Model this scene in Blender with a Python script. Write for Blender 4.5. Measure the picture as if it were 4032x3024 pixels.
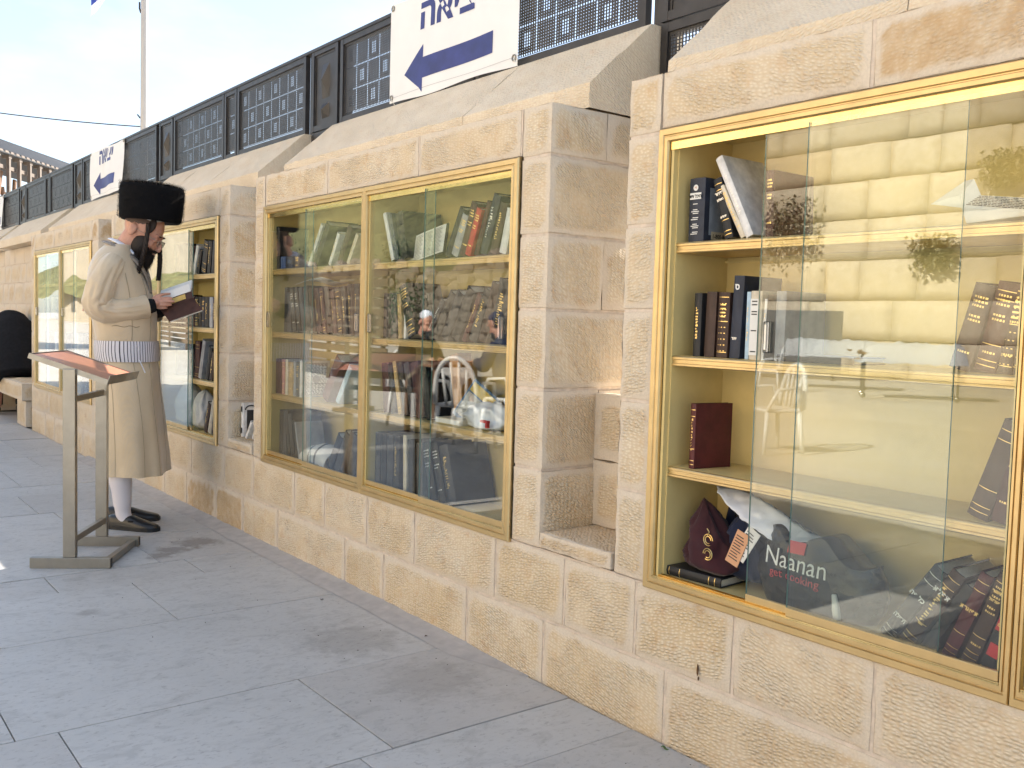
import bpy, math, random
from math import sin, cos, pi, radians
from mathutils import Vector, Matrix, noise
random.seed(7)
S = bpy.context.scene
for o in list(bpy.data.objects): bpy.data.objects.remove(o)
COL = S.collection

# ---------------------------------------------------------------- camera
YAW, PITCH, ROLL = 0.91375, 0.06409, 0.02824
cd = bpy.data.cameras.new('camera'); cam = bpy.data.objects.new('camera', cd); COL.objects.link(cam)
fw = Vector((-sin(YAW)*cos(PITCH), cos(YAW)*cos(PITCH), -sin(PITCH)))
r0 = Vector((cos(YAW), sin(YAW), 0)); u0 = r0.cross(fw)
rr = r0*cos(ROLL)+u0*sin(ROLL); uu = -r0*sin(ROLL)+u0*cos(ROLL)
mw = Matrix((rr, uu, -fw)).transposed().to_4x4(); mw.translation = (0, -2.0, 1.19385)
cam.matrix_world = mw
cd.sensor_width = 36; cd.lens = 36*3762.6/4032; cd.clip_start = .05; cd.clip_end = 3000
S.camera = cam

# ---------------------------------------------------------------- sky and sun
SUN_EL, SUN_AZ = radians(34), radians(-.7)      # azimuth measured from +y towards +x
W = bpy.data.worlds.new('World'); S.world = W; W.use_nodes = True
nt = W.node_tree; nt.nodes.clear()
out = nt.nodes.new('ShaderNodeOutputWorld'); bg = nt.nodes.new('ShaderNodeBackground')
sky = nt.nodes.new('ShaderNodeTexSky'); sky.sky_type = 'NISHITA'; sky.sun_disc = False
sky.sun_elevation = SUN_EL; sky.sun_rotation = SUN_AZ; sky.air_density = 1.0; sky.dust_density = 1.6; sky.altitude = 700
tc = nt.nodes.new('ShaderNodeTexCoord'); mp = nt.nodes.new('ShaderNodeMapping'); mp.inputs['Scale'].default_value = (1, 1, 2.6)
nz = nt.nodes.new('ShaderNodeTexNoise'); nz.inputs['Scale'].default_value = 2.3; nz.inputs['Detail'].default_value = 7; nz.inputs['Roughness'].default_value = .58
rp = nt.nodes.new('ShaderNodeValToRGB'); rp.color_ramp.elements[0].position = .48; rp.color_ramp.elements[0].color = (.26, .26, .26, 1); rp.color_ramp.elements[1].position = .68
mx = nt.nodes.new('ShaderNodeMix'); mx.data_type = 'RGBA'
mp.inputs['Location'].default_value = (.35, .1, 0)
nt.links.new(tc.outputs['Generated'], mp.inputs['Vector']); nt.links.new(mp.outputs[0], nz.inputs['Vector'])
nt.links.new(nz.outputs['Fac'], rp.inputs['Fac']); nt.links.new(rp.outputs['Color'], mx.inputs[0])
nt.links.new(sky.outputs[0], mx.inputs[6]); mx.inputs[7].default_value = (3.1, 3.55, 4.1, 1)
nt.links.new(mx.outputs[2], bg.inputs['Color']); bg.inputs['Strength'].default_value = .12
nt.links.new(bg.outputs[0], out.inputs[0])
ld = bpy.data.lights.new('sun', 'SUN'); ld.energy = 5.0; ld.angle = radians(.53); ld.color = (1, .93, .82)
sun = bpy.data.objects.new('sun', ld); COL.objects.link(sun)
sdir = Vector((sin(SUN_AZ)*cos(SUN_EL), cos(SUN_AZ)*cos(SUN_EL), sin(SUN_EL)))
sun.rotation_euler = sdir.to_track_quat('Z', 'Y').to_euler(); sun.location = sdir*40
V = S.view_settings; V.view_transform = 'Standard'; V.look = 'None'; V.gamma = 1; V.exposure = 1.6; V.use_curve_mapping = False
S.render.engine = 'CYCLES'; C = S.cycles
C.use_denoising = True; C.use_adaptive_sampling = True; C.adaptive_threshold = .025; C.max_bounces = 10; C.diffuse_bounces = 5; C.glossy_bounces = 5; C.transmission_bounces = 8; C.transparent_max_bounces = 24
C.caustics_reflective = False; C.caustics_refractive = False; C.sample_clamp_indirect = 8

# ---------------------------------------------------------------- helpers
def tag(o, label=None, cat=None, group=None, kind=None):
    if label: o['label'] = label
    if cat: o['category'] = cat
    if group: o['group'] = group
    if kind: o['kind'] = kind
    return o
def thing(name, label, cat, loc=(0, 0, 0), rz=0, group=None):
    o = bpy.data.objects.new(name, None); COL.objects.link(o); o.location = loc; o.rotation_euler = (0, 0, rz)
    return tag(o, label, cat, group)
def add(name, me, parent=None):
    o = bpy.data.objects.new(name, me); COL.objects.link(o); o.parent = parent; return o
def copy_tree(o, parent=None):
    c = o.copy(); COL.objects.link(c); c.parent = parent
    for ch in list(o.children): copy_tree(ch, c)
    return c
class MB:
    def __init__(s): s.v = []; s.f = []; s.m = []; s.a = []
    def vert(s, p, a=0.): s.v.append(tuple(p)); s.a.append(a); return len(s.v)-1
    def face(s, idx, m=0): s.f.append(tuple(idx)); s.m.append(m)
    def quad(s, a, b, c, d, m=0):
        n = len(s.v); s.v += [tuple(a), tuple(b), tuple(c), tuple(d)]; s.a += [0.]*4; s.face((n, n+1, n+2, n+3), m)
    def box(s, x0, x1, y0, y1, z0, z1, m=0, M=None):
        n = len(s.v); P = [(x, y, z) for z in (z0, z1) for y in (y0, y1) for x in (x0, x1)]
        if M: P = [tuple(M @ Vector(p)) for p in P]
        s.v += P; s.a += [0.]*8
        for f in ((0, 2, 3, 1), (4, 5, 7, 6), (0, 1, 5, 4), (2, 6, 7, 3), (0, 4, 6, 2), (1, 3, 7, 5)): s.face([n+i for i in f], m)
    def bevbox(s, x0, x1, y0, y1, z0, z1, b=.003, m=0, M=None):
        """box with chamfered edges"""
        n = len(s.v); xs = (x0, x1); ys = (y0, y1); zs = (z0, z1); idx = {}
        for i in (0, 1):
            for j in (0, 1):
                for k in (0, 1):
                    dx = b if i == 0 else -b; dy = b if j == 0 else -b; dz = b if k == 0 else -b
                    for ax, p in (('x', (xs[i], ys[j]+dy, zs[k]+dz)), ('y', (xs[i]+dx, ys[j], zs[k]+dz)), ('z', (xs[i]+dx, ys[j]+dy, zs[k]))):
                        if M: p = tuple(M @ Vector(p))
                        idx[i, j, k, ax] = s.vert(p)
        def q(L): s.face([idx[t] for t in L], m)
        for i in (0, 1):
            L = [(i, 0, 0, 'x'), (i, 1, 0, 'x'), (i, 1, 1, 'x'), (i, 0, 1, 'x')]; q(L if i else L[::-1])
            L = [(0, i, 0, 'y'), (0, i, 1, 'y'), (1, i, 1, 'y'), (1, i, 0, 'y')]; q(L if i else L[::-1])
            L = [(0, 0, i, 'z'), (1, 0, i, 'z'), (1, 1, i, 'z'), (0, 1, i, 'z')]; q(L if i else L[::-1])
        for i in (0, 1):
            for j in (0, 1):
                q([(i, j, 0, 'x'), (i, j, 1, 'x'), (i, j, 1, 'y'), (i, j, 0, 'y')])
                q([(i, 0, j, 'x'), (i, 1, j, 'x'), (i, 1, j, 'z'), (i, 0, j, 'z')])
                q([(0, i, j, 'y'), (1, i, j, 'y'), (1, i, j, 'z'), (0, i, j, 'z')])
        for t in [(i, j, k) for i in (0, 1) for j in (0, 1) for k in (0, 1)]:
            s.face([idx[t+('x',)], idx[t+('y',)], idx[t+('z',)]], m)
    def tube(s, pts, rad, n=8, m=0, cap=True, flat=1.0):
        pts = [Vector(p) for p in pts]; R = rad if hasattr(rad, '__len__') else [rad]*len(pts)
        rings = []; up = None
        for i, p in enumerate(pts):
            t = (pts[min(i+1, len(pts)-1)]-pts[max(i-1, 0)]).normalized()
            if up is None:
                up = Vector((0, 0, 1)) if abs(t.z) < .9 else Vector((0, 1, 0))
            a = t.cross(up).normalized(); up = a.cross(t).normalized()
            rings.append([s.vert(p+(a*cos(2*pi*k/n)+up*sin(2*pi*k/n)*flat)*R[i]) for k in range(n)])
        for A, B in zip(rings, rings[1:]):
            for k in range(n): s.face((A[k], A[(k+1) % n], B[(k+1) % n], B[k]), m)
        if cap:
            s.face(rings[0][::-1], m); s.face(rings[-1], m)
    def loft(s, rings, m=0, cap=True, close=True):
        R = [[s.vert(p) for p in r] for r in rings]; n = len(R[0])
        for A, B in zip(R, R[1:]):
            for k in range(n if close else n-1): s.face((A[k], A[(k+1) % n], B[(k+1) % n], B[k]), m)
        if cap and close: s.face(R[0][::-1], m); s.face(R[-1], m)
    def ellip(s, c, rx, ry, rz, nu=16, nv=10, m=0, M=None):
        c = Vector(c); rings = []
        for j in range(1, nv):
            t = pi*j/nv; rings.append([c+Vector((rx*sin(t)*cos(2*pi*i/nu), ry*sin(t)*sin(2*pi*i/nu), -rz*cos(t))) for i in range(nu)])
        lo, hi = c-Vector((0, 0, rz)), c+Vector((0, 0, rz))
        if M: rings = [[M @ p for p in r] for r in rings]; lo = M @ lo; hi = M @ hi
        R = [[s.vert(p) for p in r] for r in rings]; a = s.vert(lo); b = s.vert(hi)
        for A, B in zip(R, R[1:]):
            for k in range(nu): s.face((A[k], A[(k+1) % nu], B[(k+1) % nu], B[k]), m)
        for k in range(nu): s.face((a, R[0][(k+1) % nu], R[0][k]), m); s.face((b, R[-1][k], R[-1][(k+1) % nu]), m)
    def mesh(s, name, mats, smooth=False, attr=None):
        me = bpy.data.meshes.new(name); me.from_pydata(s.v, [], s.f)
        for m in (mats if isinstance(mats, (list, tuple)) else [mats]): me.materials.append(m)
        me.polygons.foreach_set('material_index', s.m)
        if smooth: me.polygons.foreach_set('use_smooth', [True]*len(s.f))
        if attr:
            a = me.attributes.new(attr, 'FLOAT', 'POINT'); a.data.foreach_set('value', s.a)
        me.update(); return me
    def build(s, name, mats, parent=None, smooth=False, attr=None, fix=False):
        me = s.mesh(name, mats, smooth, attr)
        if fix:
            import bmesh
            bm = bmesh.new(); bm.from_mesh(me); bmesh.ops.recalc_face_normals(bm, faces=bm.faces); bm.to_mesh(me); bm.free()
        return add(name, me, parent)

def autosmooth(o, ang=40):
    me = o.data; me.polygons.foreach_set('use_smooth', [True]*len(me.polygons))
    me.set_sharp_from_angle(angle=radians(ang))
    return o

# ---------------------------------------------------------------- materials
class N:
    def __init__(s, name):
        s.mat = bpy.data.materials.new(name); s.mat.use_nodes = True; s.nt = s.mat.node_tree
        s.b = s.nt.nodes['Principled BSDF']; s.out = s.nt.nodes['Material Output']
    def n(s, t, **kw):
        d = s.nt.nodes.new('ShaderNode'+t)
        for k, v in kw.items():
            if hasattr(d, k) and not isinstance(v, tuple): setattr(d, k, v)
        return d
    def L(s, a, b): s.nt.links.new(a, b)
    def set(s, d, **kw):
        for k, v in kw.items():
            i = d.inputs[k.replace('_', ' ')]
            if hasattr(v, 'is_linked') or isinstance(v, bpy.types.NodeSocket): s.L(v, i)
            else: i.default_value = v
        return d
    def noise(s, vec, scale, detail=4, rough=.55, dist=0.):
        d = s.n('TexNoise'); d.inputs['Scale'].default_value = scale; d.inputs['Detail'].default_value = detail
        d.inputs['Roughness'].default_value = rough; d.inputs['Distortion'].default_value = dist
        if vec: s.L(vec, d.inputs['Vector'])
        return d.outputs['Fac']
    def ramp(s, fac, stops):
        d = s.n('ValToRGB'); cr = d.color_ramp
        while len(cr.elements) < len(stops): cr.elements.new(.5)
        for e, (p, c) in zip(cr.elements, stops):
            e.position = p; e.color = (c, c, c, 1) if not hasattr(c, '__len__') else (*c, 1)
        s.L(fac, d.inputs['Fac']); return d.outputs['Color']
    def mix(s, fac, a, b, mode='MIX'):
        d = s.n('Mix'); d.data_type = 'RGBA'; d.blend_type = mode
        for i, v in ((0, fac), (6, a), (7, b)):
            if isinstance(v, bpy.types.NodeSocket): s.L(v, d.inputs[i])
            else: d.inputs[i].default_value = v if i == 0 else (*v, 1)
        return d.outputs[2]
    def math(s, op, a, b=0., c=None):
        d = s.n('Math'); d.operation = op
        for i, v in ((0, a), (1, b), (2, c)):
            if v is None: continue
            if isinstance(v, bpy.types.NodeSocket): s.L(v, d.inputs[i])
            else: d.inputs[i].default_value = v
        return d.outputs[0]
    def bump(s, h, strength=.3, dist=.01, prev=None):
        d = s.n('Bump'); d.inputs['Strength'].default_value = strength; d.inputs['Distance'].default_value = dist
        s.L(h, d.inputs['Height'])
        if prev: s.L(prev, d.inputs['Normal'])
        return d.outputs[0]
    def obj(s): return s.n('TexCoord').outputs['Object']
    def attr(s, nm):
        d = s.n('Attribute'); d.attribute_name = nm; return d.outputs['Fac']
    def rnd(s): return s.n('ObjectInfo').outputs['Random']
def simple(name, col, rough=.5, metal=0., var=0., scale=30, bump=0., bscale=200, spec=None, sheen=0.):
    k = N(name); s = k.obj()
    if var:
        f = k.noise(s, scale, 5); k.L(k.ramp(f, [(.3, tuple(c*(1-var) for c in col)), (.7, tuple(min(1, c*(1+var)) for c in col))]), k.b.inputs['Base Color'])
    else: k.b.inputs['Base Color'].default_value = (*col, 1)
    k.b.inputs['Roughness'].default_value = rough; k.b.inputs['Metallic'].default_value = metal
    if spec is not None: k.b.inputs['Specular IOR Level'].default_value = spec
    if sheen: k.b.inputs['Sheen Weight'].default_value = sheen
    if bump: k.L(k.bump(k.noise(s, bscale, 3), bump, .002), k.b.inputs['Normal'])
    return k.mat

def limestone(name, cream, tan, pale, chisel=1.0, stain=.5):
    k = N(name); oc = k.obj(); rnd = k.rnd(); boss = k.attr('boss')
    sx = k.n('SeparateXYZ'); k.L(oc, sx.inputs[0])
    off = k.math('MULTIPLY', rnd, 37.); off2 = k.math('MULTIPLY', k.math('FRACT', k.math('MULTIPLY', rnd, 17.3)), 1.0)
    u = k.math('ADD', k.math('ADD', sx.outputs[0], sx.outputs[1]), off)
    v = k.math('ADD', sx.outputs[2], k.math('MULTIPLY', sx.outputs[1], .6))
    # rows run at a slightly different slant on each stone
    sl = k.math('MULTIPLY', k.math('SUBTRACT', off2, .5), .5)
    v2 = k.math('ADD', v, k.math('MULTIPLY', k.math('ADD', sx.outputs[0], sx.outputs[1]), sl))
    cb = k.n('CombineXYZ'); k.L(u, cb.inputs[0]); k.L(v2, cb.inputs[1]); k.L(off, cb.inputs[2])
    vec = cb.outputs[0]
    dn = k.n('TexNoise'); k.set(dn, Scale=22., Detail=2.); k.L(vec, dn.inputs['Vector'])
    dm = k.n('VectorMath'); dm.operation = 'SCALE'; k.L(dn.outputs['Color'], dm.inputs[0]); dm.inputs['Scale'].default_value = .012
    da = k.n('VectorMath'); da.operation = 'ADD'; k.L(vec, da.inputs[0]); k.L(dm.outputs[0], da.inputs[1])
    mp = k.n('Mapping'); mp.inputs['Scale'].default_value = (60, 112, 1); k.L(da.outputs[0], mp.inputs['Vector'])
    vo = k.n('TexVoronoi'); vo.feature = 'SMOOTH_F1'; vo.voronoi_dimensions = '2D'; k.set(vo, Scale=1., Smoothness=.35, Randomness=.6); k.L(mp.outputs[0], vo.inputs['Vector'])
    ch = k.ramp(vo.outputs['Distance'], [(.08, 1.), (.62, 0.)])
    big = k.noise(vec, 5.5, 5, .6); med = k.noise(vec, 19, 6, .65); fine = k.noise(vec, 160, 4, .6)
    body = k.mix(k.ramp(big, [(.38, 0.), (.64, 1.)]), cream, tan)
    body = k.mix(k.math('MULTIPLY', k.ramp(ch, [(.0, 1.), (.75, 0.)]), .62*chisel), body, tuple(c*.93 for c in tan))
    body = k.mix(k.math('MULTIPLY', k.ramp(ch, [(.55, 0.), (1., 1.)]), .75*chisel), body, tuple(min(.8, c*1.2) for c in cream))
    rust = k.math('MULTIPLY', k.ramp(med, [(.54, 0.), (.70, 1.)]), stain)
    body = k.mix(rust, body, (tan[0]*.85, tan[1]*.62, tan[2]*.42))
    body = k.mix(k.math('MULTIPLY', k.ramp(fine, [(.62, 0.), (.72, 1.)]), .22), body, tuple(c*.6 for c in tan))
    body = k.mix(k.math('MULTIPLY', k.math('FRACT', k.math('MULTIPLY', rnd, 7.7)), .34), body, tan)
    body = k.mix(k.math('MULTIPLY', k.math('FRACT', k.math('MULTIPLY', rnd, 23.9)), .30), body, pale)
    odd = k.math('MULTIPLY', k.ramp(k.math('FRACT', k.math('MULTIPLY', rnd, 41.3)), [(.88, 0.), (.93, 1.)]), k.ramp(med, [(.35, .25), (.6, .75)]))
    body = k.mix(odd, body, (tan[0]*.78, tan[1]*.68, tan[2]*.58))
    bm = k.ramp(k.math('ADD', boss, k.math('ADD', k.math('MULTIPLY', k.math('SUBTRACT', med, .5), 1.0), k.math('MULTIPLY', k.math('SUBTRACT', big, .5), .5))), [(.0, 0.), (.5, 1.)])
    body = k.mix(k.math('MULTIPLY', k.ramp(k.noise(vec, 2.3, 6, .7), [(.56, 0.), (.72, 1.)]), .28), body, tuple(c*.66 for c in pale))
    mg = k.mix(k.ramp(fine, [(.4, 0.), (.7, 1.)]), pale, tuple(c*.86 for c in pale))
    col = k.mix(bm, mg, body)
    k.L(col, k.b.inputs['Base Color']); k.b.inputs['Roughness'].default_value = .82; k.b.inputs['Specular IOR Level'].default_value = .25
    patch = k.ramp(k.noise(vec, 8, 3, .5), [(.36, .25), (.56, 1.)])
    h = k.math('MULTIPLY', k.math('MULTIPLY', k.math('MULTIPLY', ch, patch), bm), chisel)
    n1 = k.bump(h, .9, .005); n2 = k.bump(fine, .25, .003, n1); n3 = k.bump(med, .35, .006, n2)
    k.L(n3, k.b.inputs['Normal'])
    return k.mat
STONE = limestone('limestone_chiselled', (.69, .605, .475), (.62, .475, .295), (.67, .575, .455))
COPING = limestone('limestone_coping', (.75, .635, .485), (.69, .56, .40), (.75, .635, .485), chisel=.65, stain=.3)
MORTAR = simple('mortar', (.64, .54, .44), .9, var=.15, scale=40, bump=.3, bscale=120)

def slab_mat():
    k = N('paving_limestone'); oc = k.obj(); rnd = k.rnd()
    mp = k.n('Mapping'); k.L(oc, mp.inputs['Vector'])
    cb = k.n('CombineXYZ'); k.L(k.math('MULTIPLY', rnd, 53.), cb.inputs[0]); k.L(k.math('MULTIPLY', rnd, 31.), cb.inputs[2]); k.L(cb.outputs[0], mp.inputs['Location'])
    v = mp.outputs[0]
    st = k.n('Mapping'); st.inputs['Scale'].default_value = (1.9, 1, 1); k.L(v, st.inputs['Vector'])
    big = k.noise(oc, 1.3, 5, .6); med = k.noise(st.outputs[0], 9, 8, .68, .8); fine = k.noise(st.outputs[0], 38, 6, .7); dots = k.noise(v, 90, 3, .5)
    col = k.mix(k.ramp(big, [(.3, 0.), (.7, 1.)]), (.535, .52, .495), (.45, .435, .41))
    col = k.mix(k.math('MULTIPLY', k.ramp(med, [(.50, 0.), (.64, 1.)]), .40), col, (.29, .275, .26))
    col = k.mix(k.math('MULTIPLY', k.ramp(fine, [(.56, 0.), (.66, 1.)]), .45), col, (.22, .20, .185))
    col = k.mix(k.math('MULTIPLY', k.ramp(dots, [(.68, 0.), (.74, 1.)]), .45), col, (.22, .19, .17))
    col = k.mix(k.math('MULTIPLY', k.ramp(k.noise(v, 4.2, 4, .6), [(.55, 0.), (.75, 1.)]), .35), col, (.46, .45, .435))
    col = k.mix(k.math('MULTIPLY', k.math('FRACT', k.math('MULTIPLY', rnd, 9.1)), .28), col, (.335, .295, .265))
    # a spilt, dried stain in front of the book cabinet
    for (x, y, r, s) in ((-4.90, -.27, .13, .8), (-4.80, -.42, .10, .75), (-4.72, -.52, .07, .7), (-3.95, -1.03, .05, .45), (-3.1, -.33, .22, .35), (-2.6, -.28, .2, .3)):
        d = k.n('VectorMath'); d.operation = 'DISTANCE'; k.L(oc, d.inputs[0]); d.inputs[1].default_value = (x, y, 0)
        dd = k.math('ADD', d.outputs['Value'], k.math('MULTIPLY', k.math('SUBTRACT', k.noise(oc, 14, 6, .7), .5), r*2.6))
        m = k.n('MapRange'); k.L(dd, m.inputs[0]); m.inputs[1].default_value = r*1.05; m.inputs[2].default_value = r*.5; m.inputs[3].default_value = 0; m.inputs[4].default_value = s
        col = k.mix(m.outputs[0], col, (.215, .19, .17))
    k.L(col, k.b.inputs['Base Color'])
    k.L(k.ramp(fine, [(.3, .45), (.7, .62)]), k.b.inputs['Roughness']); k.b.inputs['Specular IOR Level'].default_value = .4
    n1 = k.bump(med, .12, .006); k.L(k.bump(fine, .22, .004, n1), k.b.inputs['Normal'])
    return k.mat
SLAB = slab_mat()
def plaza_mat():
    k = N('plaza_paving'); oc = k.obj()
    br = k.n('TexBrick'); br.offset = .5; k.L(oc, br.inputs['Vector'])
    k.set(br, Scale=1., Color1=(.55, .515, .465, 1), Color2=(.50, .465, .415, 1), Mortar=(.44, .41, .365, 1)); br.inputs['Mortar Size'].default_value = .006
    br.inputs['Brick Width'].default_value = 1.1; br.inputs['Row Height'].default_value = .62
    col = k.mix(k.math('MULTIPLY', k.ramp(k.noise(oc, .7, 2, .5), [(.4, 0.), (.7, 1.)]), .35), br.outputs['Color'], (.40, .36, .31))
    k.L(col, k.b.inputs['Base Color']); k.b.inputs['Roughness'].default_value = .6
    return k.mat
PLAZA = plaza_mat()
def gold_mat(name, col, rough, streak=.06, bump=.05, metal=1.0):
    k = N(name); oc = k.obj(); mp = k.n('Mapping'); mp.inputs['Scale'].default_value = (1, 1, 1); k.L(oc, mp.inputs['Vector'])
    f = k.noise(mp.outputs[0], 12, 5, .6); g = k.noise(oc, 9, 6, .7)
    c = k.mix(k.ramp(f, [(.3, 0.), (.7, 1.)]), col, tuple(x*(1-2*streak) for x in col))
    c = k.mix(k.math('MULTIPLY', k.ramp(g, [(.50, 0.), (.70, 1.)]), .35), c, tuple(x*.78 for x in col))
    k.L(c, k.b.inputs['Base Color']); k.b.inputs['Metallic'].default_value = metal
    k.L(k.ramp(g, [(.3, rough), (.75, rough+.15)]), k.b.inputs['Roughness'])
    if bump: k.L(k.bump(g, bump, .001), k.b.inputs['Normal'])
    return k.mat
GOLD = gold_mat('gold_anodised_aluminium', (.655, .495, .255), .34)
GOLDB = gold_mat('gold_polished_track', (.86, .67, .31), .16, .02, 0)
INSIDE = gold_mat('gold_painted_panel', (.74, .58, .25), .45, .03, .03, metal=.15)
def glass_mat():
    k = N('pane_glass'); nt = k.nt; nt.nodes.remove(k.b)
    g = k.n('NewGeometry'); ior = k.math('ADD', 1.52, k.math('MULTIPLY', g.outputs['Backfacing'], 1/1.52-1.52))
    fr = k.n('Fresnel'); k.L(ior, fr.inputs['IOR'])
    nz = k.noise(k.obj(), 1.6, 1, .3)
    bp = k.bump(nz, .05, .01)
    gl = k.n('BsdfGlossy'); gl.inputs['Roughness'].default_value = .0; gl.inputs['Color'].default_value = (1, 1, 1, 1); k.L(bp, gl.inputs['Normal'])
    tr = k.n('BsdfTransparent'); tr.inputs['Color'].default_value = (.955, .975, .96, 1)
    m = k.n('MixShader'); k.L(k.math('MULTIPLY', fr.outputs[0], 1.3), m.inputs[0]); k.L(tr.outputs[0], m.inputs[1]); k.L(gl.outputs[0], m.inputs[2]); k.L(m.outputs[0], k.out.inputs[0])
    return k.mat
GLASS = glass_mat()
GEDGE = simple('glass_edge', (.16, .30, .25), .2)
def clear_mat():
    k = N('clear_plastic'); nt = k.nt; nt.nodes.remove(k.b)
    gl = k.n('BsdfGlossy'); gl.inputs['Roughness'].default_value = .08
    df = k.n('BsdfTranslucent'); df.inputs['Color'].default_value = (.8, .82, .82, 1)
    tr = k.n('BsdfTransparent'); m0 = k.n('MixShader'); m0.inputs[0].default_value = .25; k.L(tr.outputs[0], m0.inputs[1]); k.L(df.outputs[0], m0.inputs[2])
    fr = k.n('LayerWeight'); fr.inputs['Blend'].default_value = .45
    m = k.n('MixShader'); k.L(fr.outputs['Fresnel'], m.inputs[0]); k.L(m0.outputs[0], m.inputs[1]); k.L(gl.outputs[0], m.inputs[2]); k.L(m.outputs[0], k.out.inputs[0])
    return k.mat
CLEAR = clear_mat()
FOIL = simple('gold_foil', (.85, .62, .25), .35, 1.0)
SILVER = simple('silver_foil', (.8, .8, .78), .35, .8)
PAGES = simple('book_pages', (.70, .64, .52), .8, var=.12, scale=300)
PAPER = simple('white_paper', (.75, .74, .70), .7, var=.04, scale=40)
INK = simple('black_ink', (.03, .03, .03), .6)
FENCE = simple('black_painted_steel', (.030, .027, .026), .42, .0, var=.35, scale=14, bump=.15, bscale=60, spec=.45)
BANNER = simple('banner_cloth', (.78, .775, .76), .65, var=.03, scale=6, bump=.25, bscale=500)
BLUEINK = simple('banner_blue_print', (.026, .038, .18), .5, var=.25, scale=9)
STEEL = gold_mat('brushed_steel', (.36, .33, .28), .30, .06, .04)
LAMIN = simple('salmon_wood_laminate', (.44, .185, .115), .35, var=.12, scale=18, bump=.05)
_bm = {}
def cloth(col, rough=.55, spec=.35):
    key = tuple(round(c, 3) for c in col)+(rough,)
    if key not in _bm: _bm[key] = simple('book_cloth', col, rough, var=.28, scale=22, bump=.25, bscale=380, spec=spec)
    return _bm[key]

def text_mesh(body, mat, parent, name='lettering', size=.1, M=None, sx=1.0, bold=0., align='LEFT', extrude=0., fn=None, heb=False, ital=0.):
    """flat printed lettering from the built-in font; text plane is local xy, M places it"""
    c = bpy.data.curves.new(name, 'FONT'); c.body = body[::-1] if heb else body; c.size = size; c.offset = bold; c.align_x = align; c.extrude = extrude; c.shear = ital; c.resolution_u = 3
    o = bpy.data.objects.new(name, c); COL.objects.link(o); bpy.context.view_layer.update()
    dg = bpy.context.evaluated_depsgraph_get(); me = bpy.data.meshes.new_from_object(o.evaluated_get(dg))
    bpy.data.objects.remove(o); bpy.data.curves.remove(c)
    me.name = name; me.materials.clear(); me.materials.append(mat)
    for v in me.vertices:
        p = Vector((v.co.x*sx, v.co.y, v.co.z))
        if M: p = M @ p
        if fn: p = Vector(fn(p))
        v.co = p
    me.update(); return add(name, me, parent)
FRONT = Matrix(((1, 0, 0, 0), (0, 0, -1, 0), (0, 1, 0, 0), (0, 0, 0, 1)))    # text xy -> world xz, facing -y

# ================================================================ ground and paving
def sheet(name, x0, x1, y0, y1, z, mat):
    b = MB(); b.quad((x0, y0, z), (x1, y0, z), (x1, y1, z), (x0, y1, z)); return b.build(name, mat)
tag(sheet('plaza_ground', -400, 300, -300, 300, -.012, PLAZA), 'wide sunlit stone plaza in front of the book wall', kind='structure')
pave = bpy.data.objects.new('pavement', None); COL.objects.link(pave); tag(pave, 'pale grey limestone paving slabs along the book wall', kind='structure')
JX = [-1.35, -1.955, -2.24, -2.856, -3.68, -4.30, -4.59, -5.20, -6.05, -6.66, -7.02, -7.84, -8.45, -8.80, -9.62, -10.2, -10.9, -11.7, -12.3, -13.1, -13.9, -14.8, -15.6, -16.5]
CY = {(-2.24, -2.856): [-.654, -1.385, -2.3], (-2.856, -3.68): [-1.495, -2.6], (-3.68, -4.30): [-.774, -1.393, -2.2], (-4.30, -4.59): [-.444, -1.07, -1.8], (-4.59, -5.20): [-.558, -1.5, -2.4], (-5.20, -6.05): [-.72, -1.6, -2.5], (-6.05, -6.66): [-.80, -1.7, -2.6], (-1.955, -2.24): [-.759, -1.5, -2.4]}
rs = random.Random(3)
for xa, xb in zip(JX, JX[1:]):
    ys = CY.get((xa, xb))
    if not ys:
        ys = []; y = -rs.uniform(.3, 1.0)
        while y > -2.9: ys.append(y); y -= rs.uniform(.6, 1.15)
    ys = [-.004]+ys+[-3.2]
    for ya, yb in zip(ys, ys[1:]):
        b = MB(); g = .0019; dz = rs.uniform(-.002, .002)
        b.bevbox(xb+g, xa-g, yb+g, ya-g, -.04, dz, .0011); b.build('paving_slab', SLAB, pave, fix=True)
b = MB(); b.quad((-16.4, -3.19, -.007), (-1.36, -3.19, -.007), (-1.36, -.005, -.007), (-16.4, -.005, -.007)); b.build('joint_filler', simple('joint_dirt', (.15, .13, .11), .95, var=.4, scale=12), pave)
# rough mortar strip run along the foot of the wall
b = MB(); n = 90
top = [(-8.2+(5.75)*i/n) for i in range(n+1)]
for i in range(n):
    def e(x): return -.105-.022*noise.noise((x*3, 1, 0))-(0 if x < -2.75 else -.09*(x+2.75)/.3)
    xa, xb = top[i], top[i+1]
    tp = lambda x: max(.05, min(1, (-2.5-x)/.5))
    b.quad((xa, min(e(xa), -.01), .0022), (xb, min(e(xb), -.01), .0022), (xb, -.035*tp(xb), .0025+.008*tp(xb)), (xa, -.035*tp(xa), .0025+.008*tp(xa)))
    b.quad((xa, -.035*tp(xa), .0025+.008*tp(xa)), (xb, -.035*tp(xb), .0025+.008*tp(xb)), (xb, .02, .0025+.02*tp(xb)), (xa, .02, .0025+.02*tp(xa)))
b.build('mortar_strip', simple('mortar_fillet', (.42, .385, .355), .9, var=.12, scale=16, bump=.35, bscale=90), pave, smooth=True)

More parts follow.
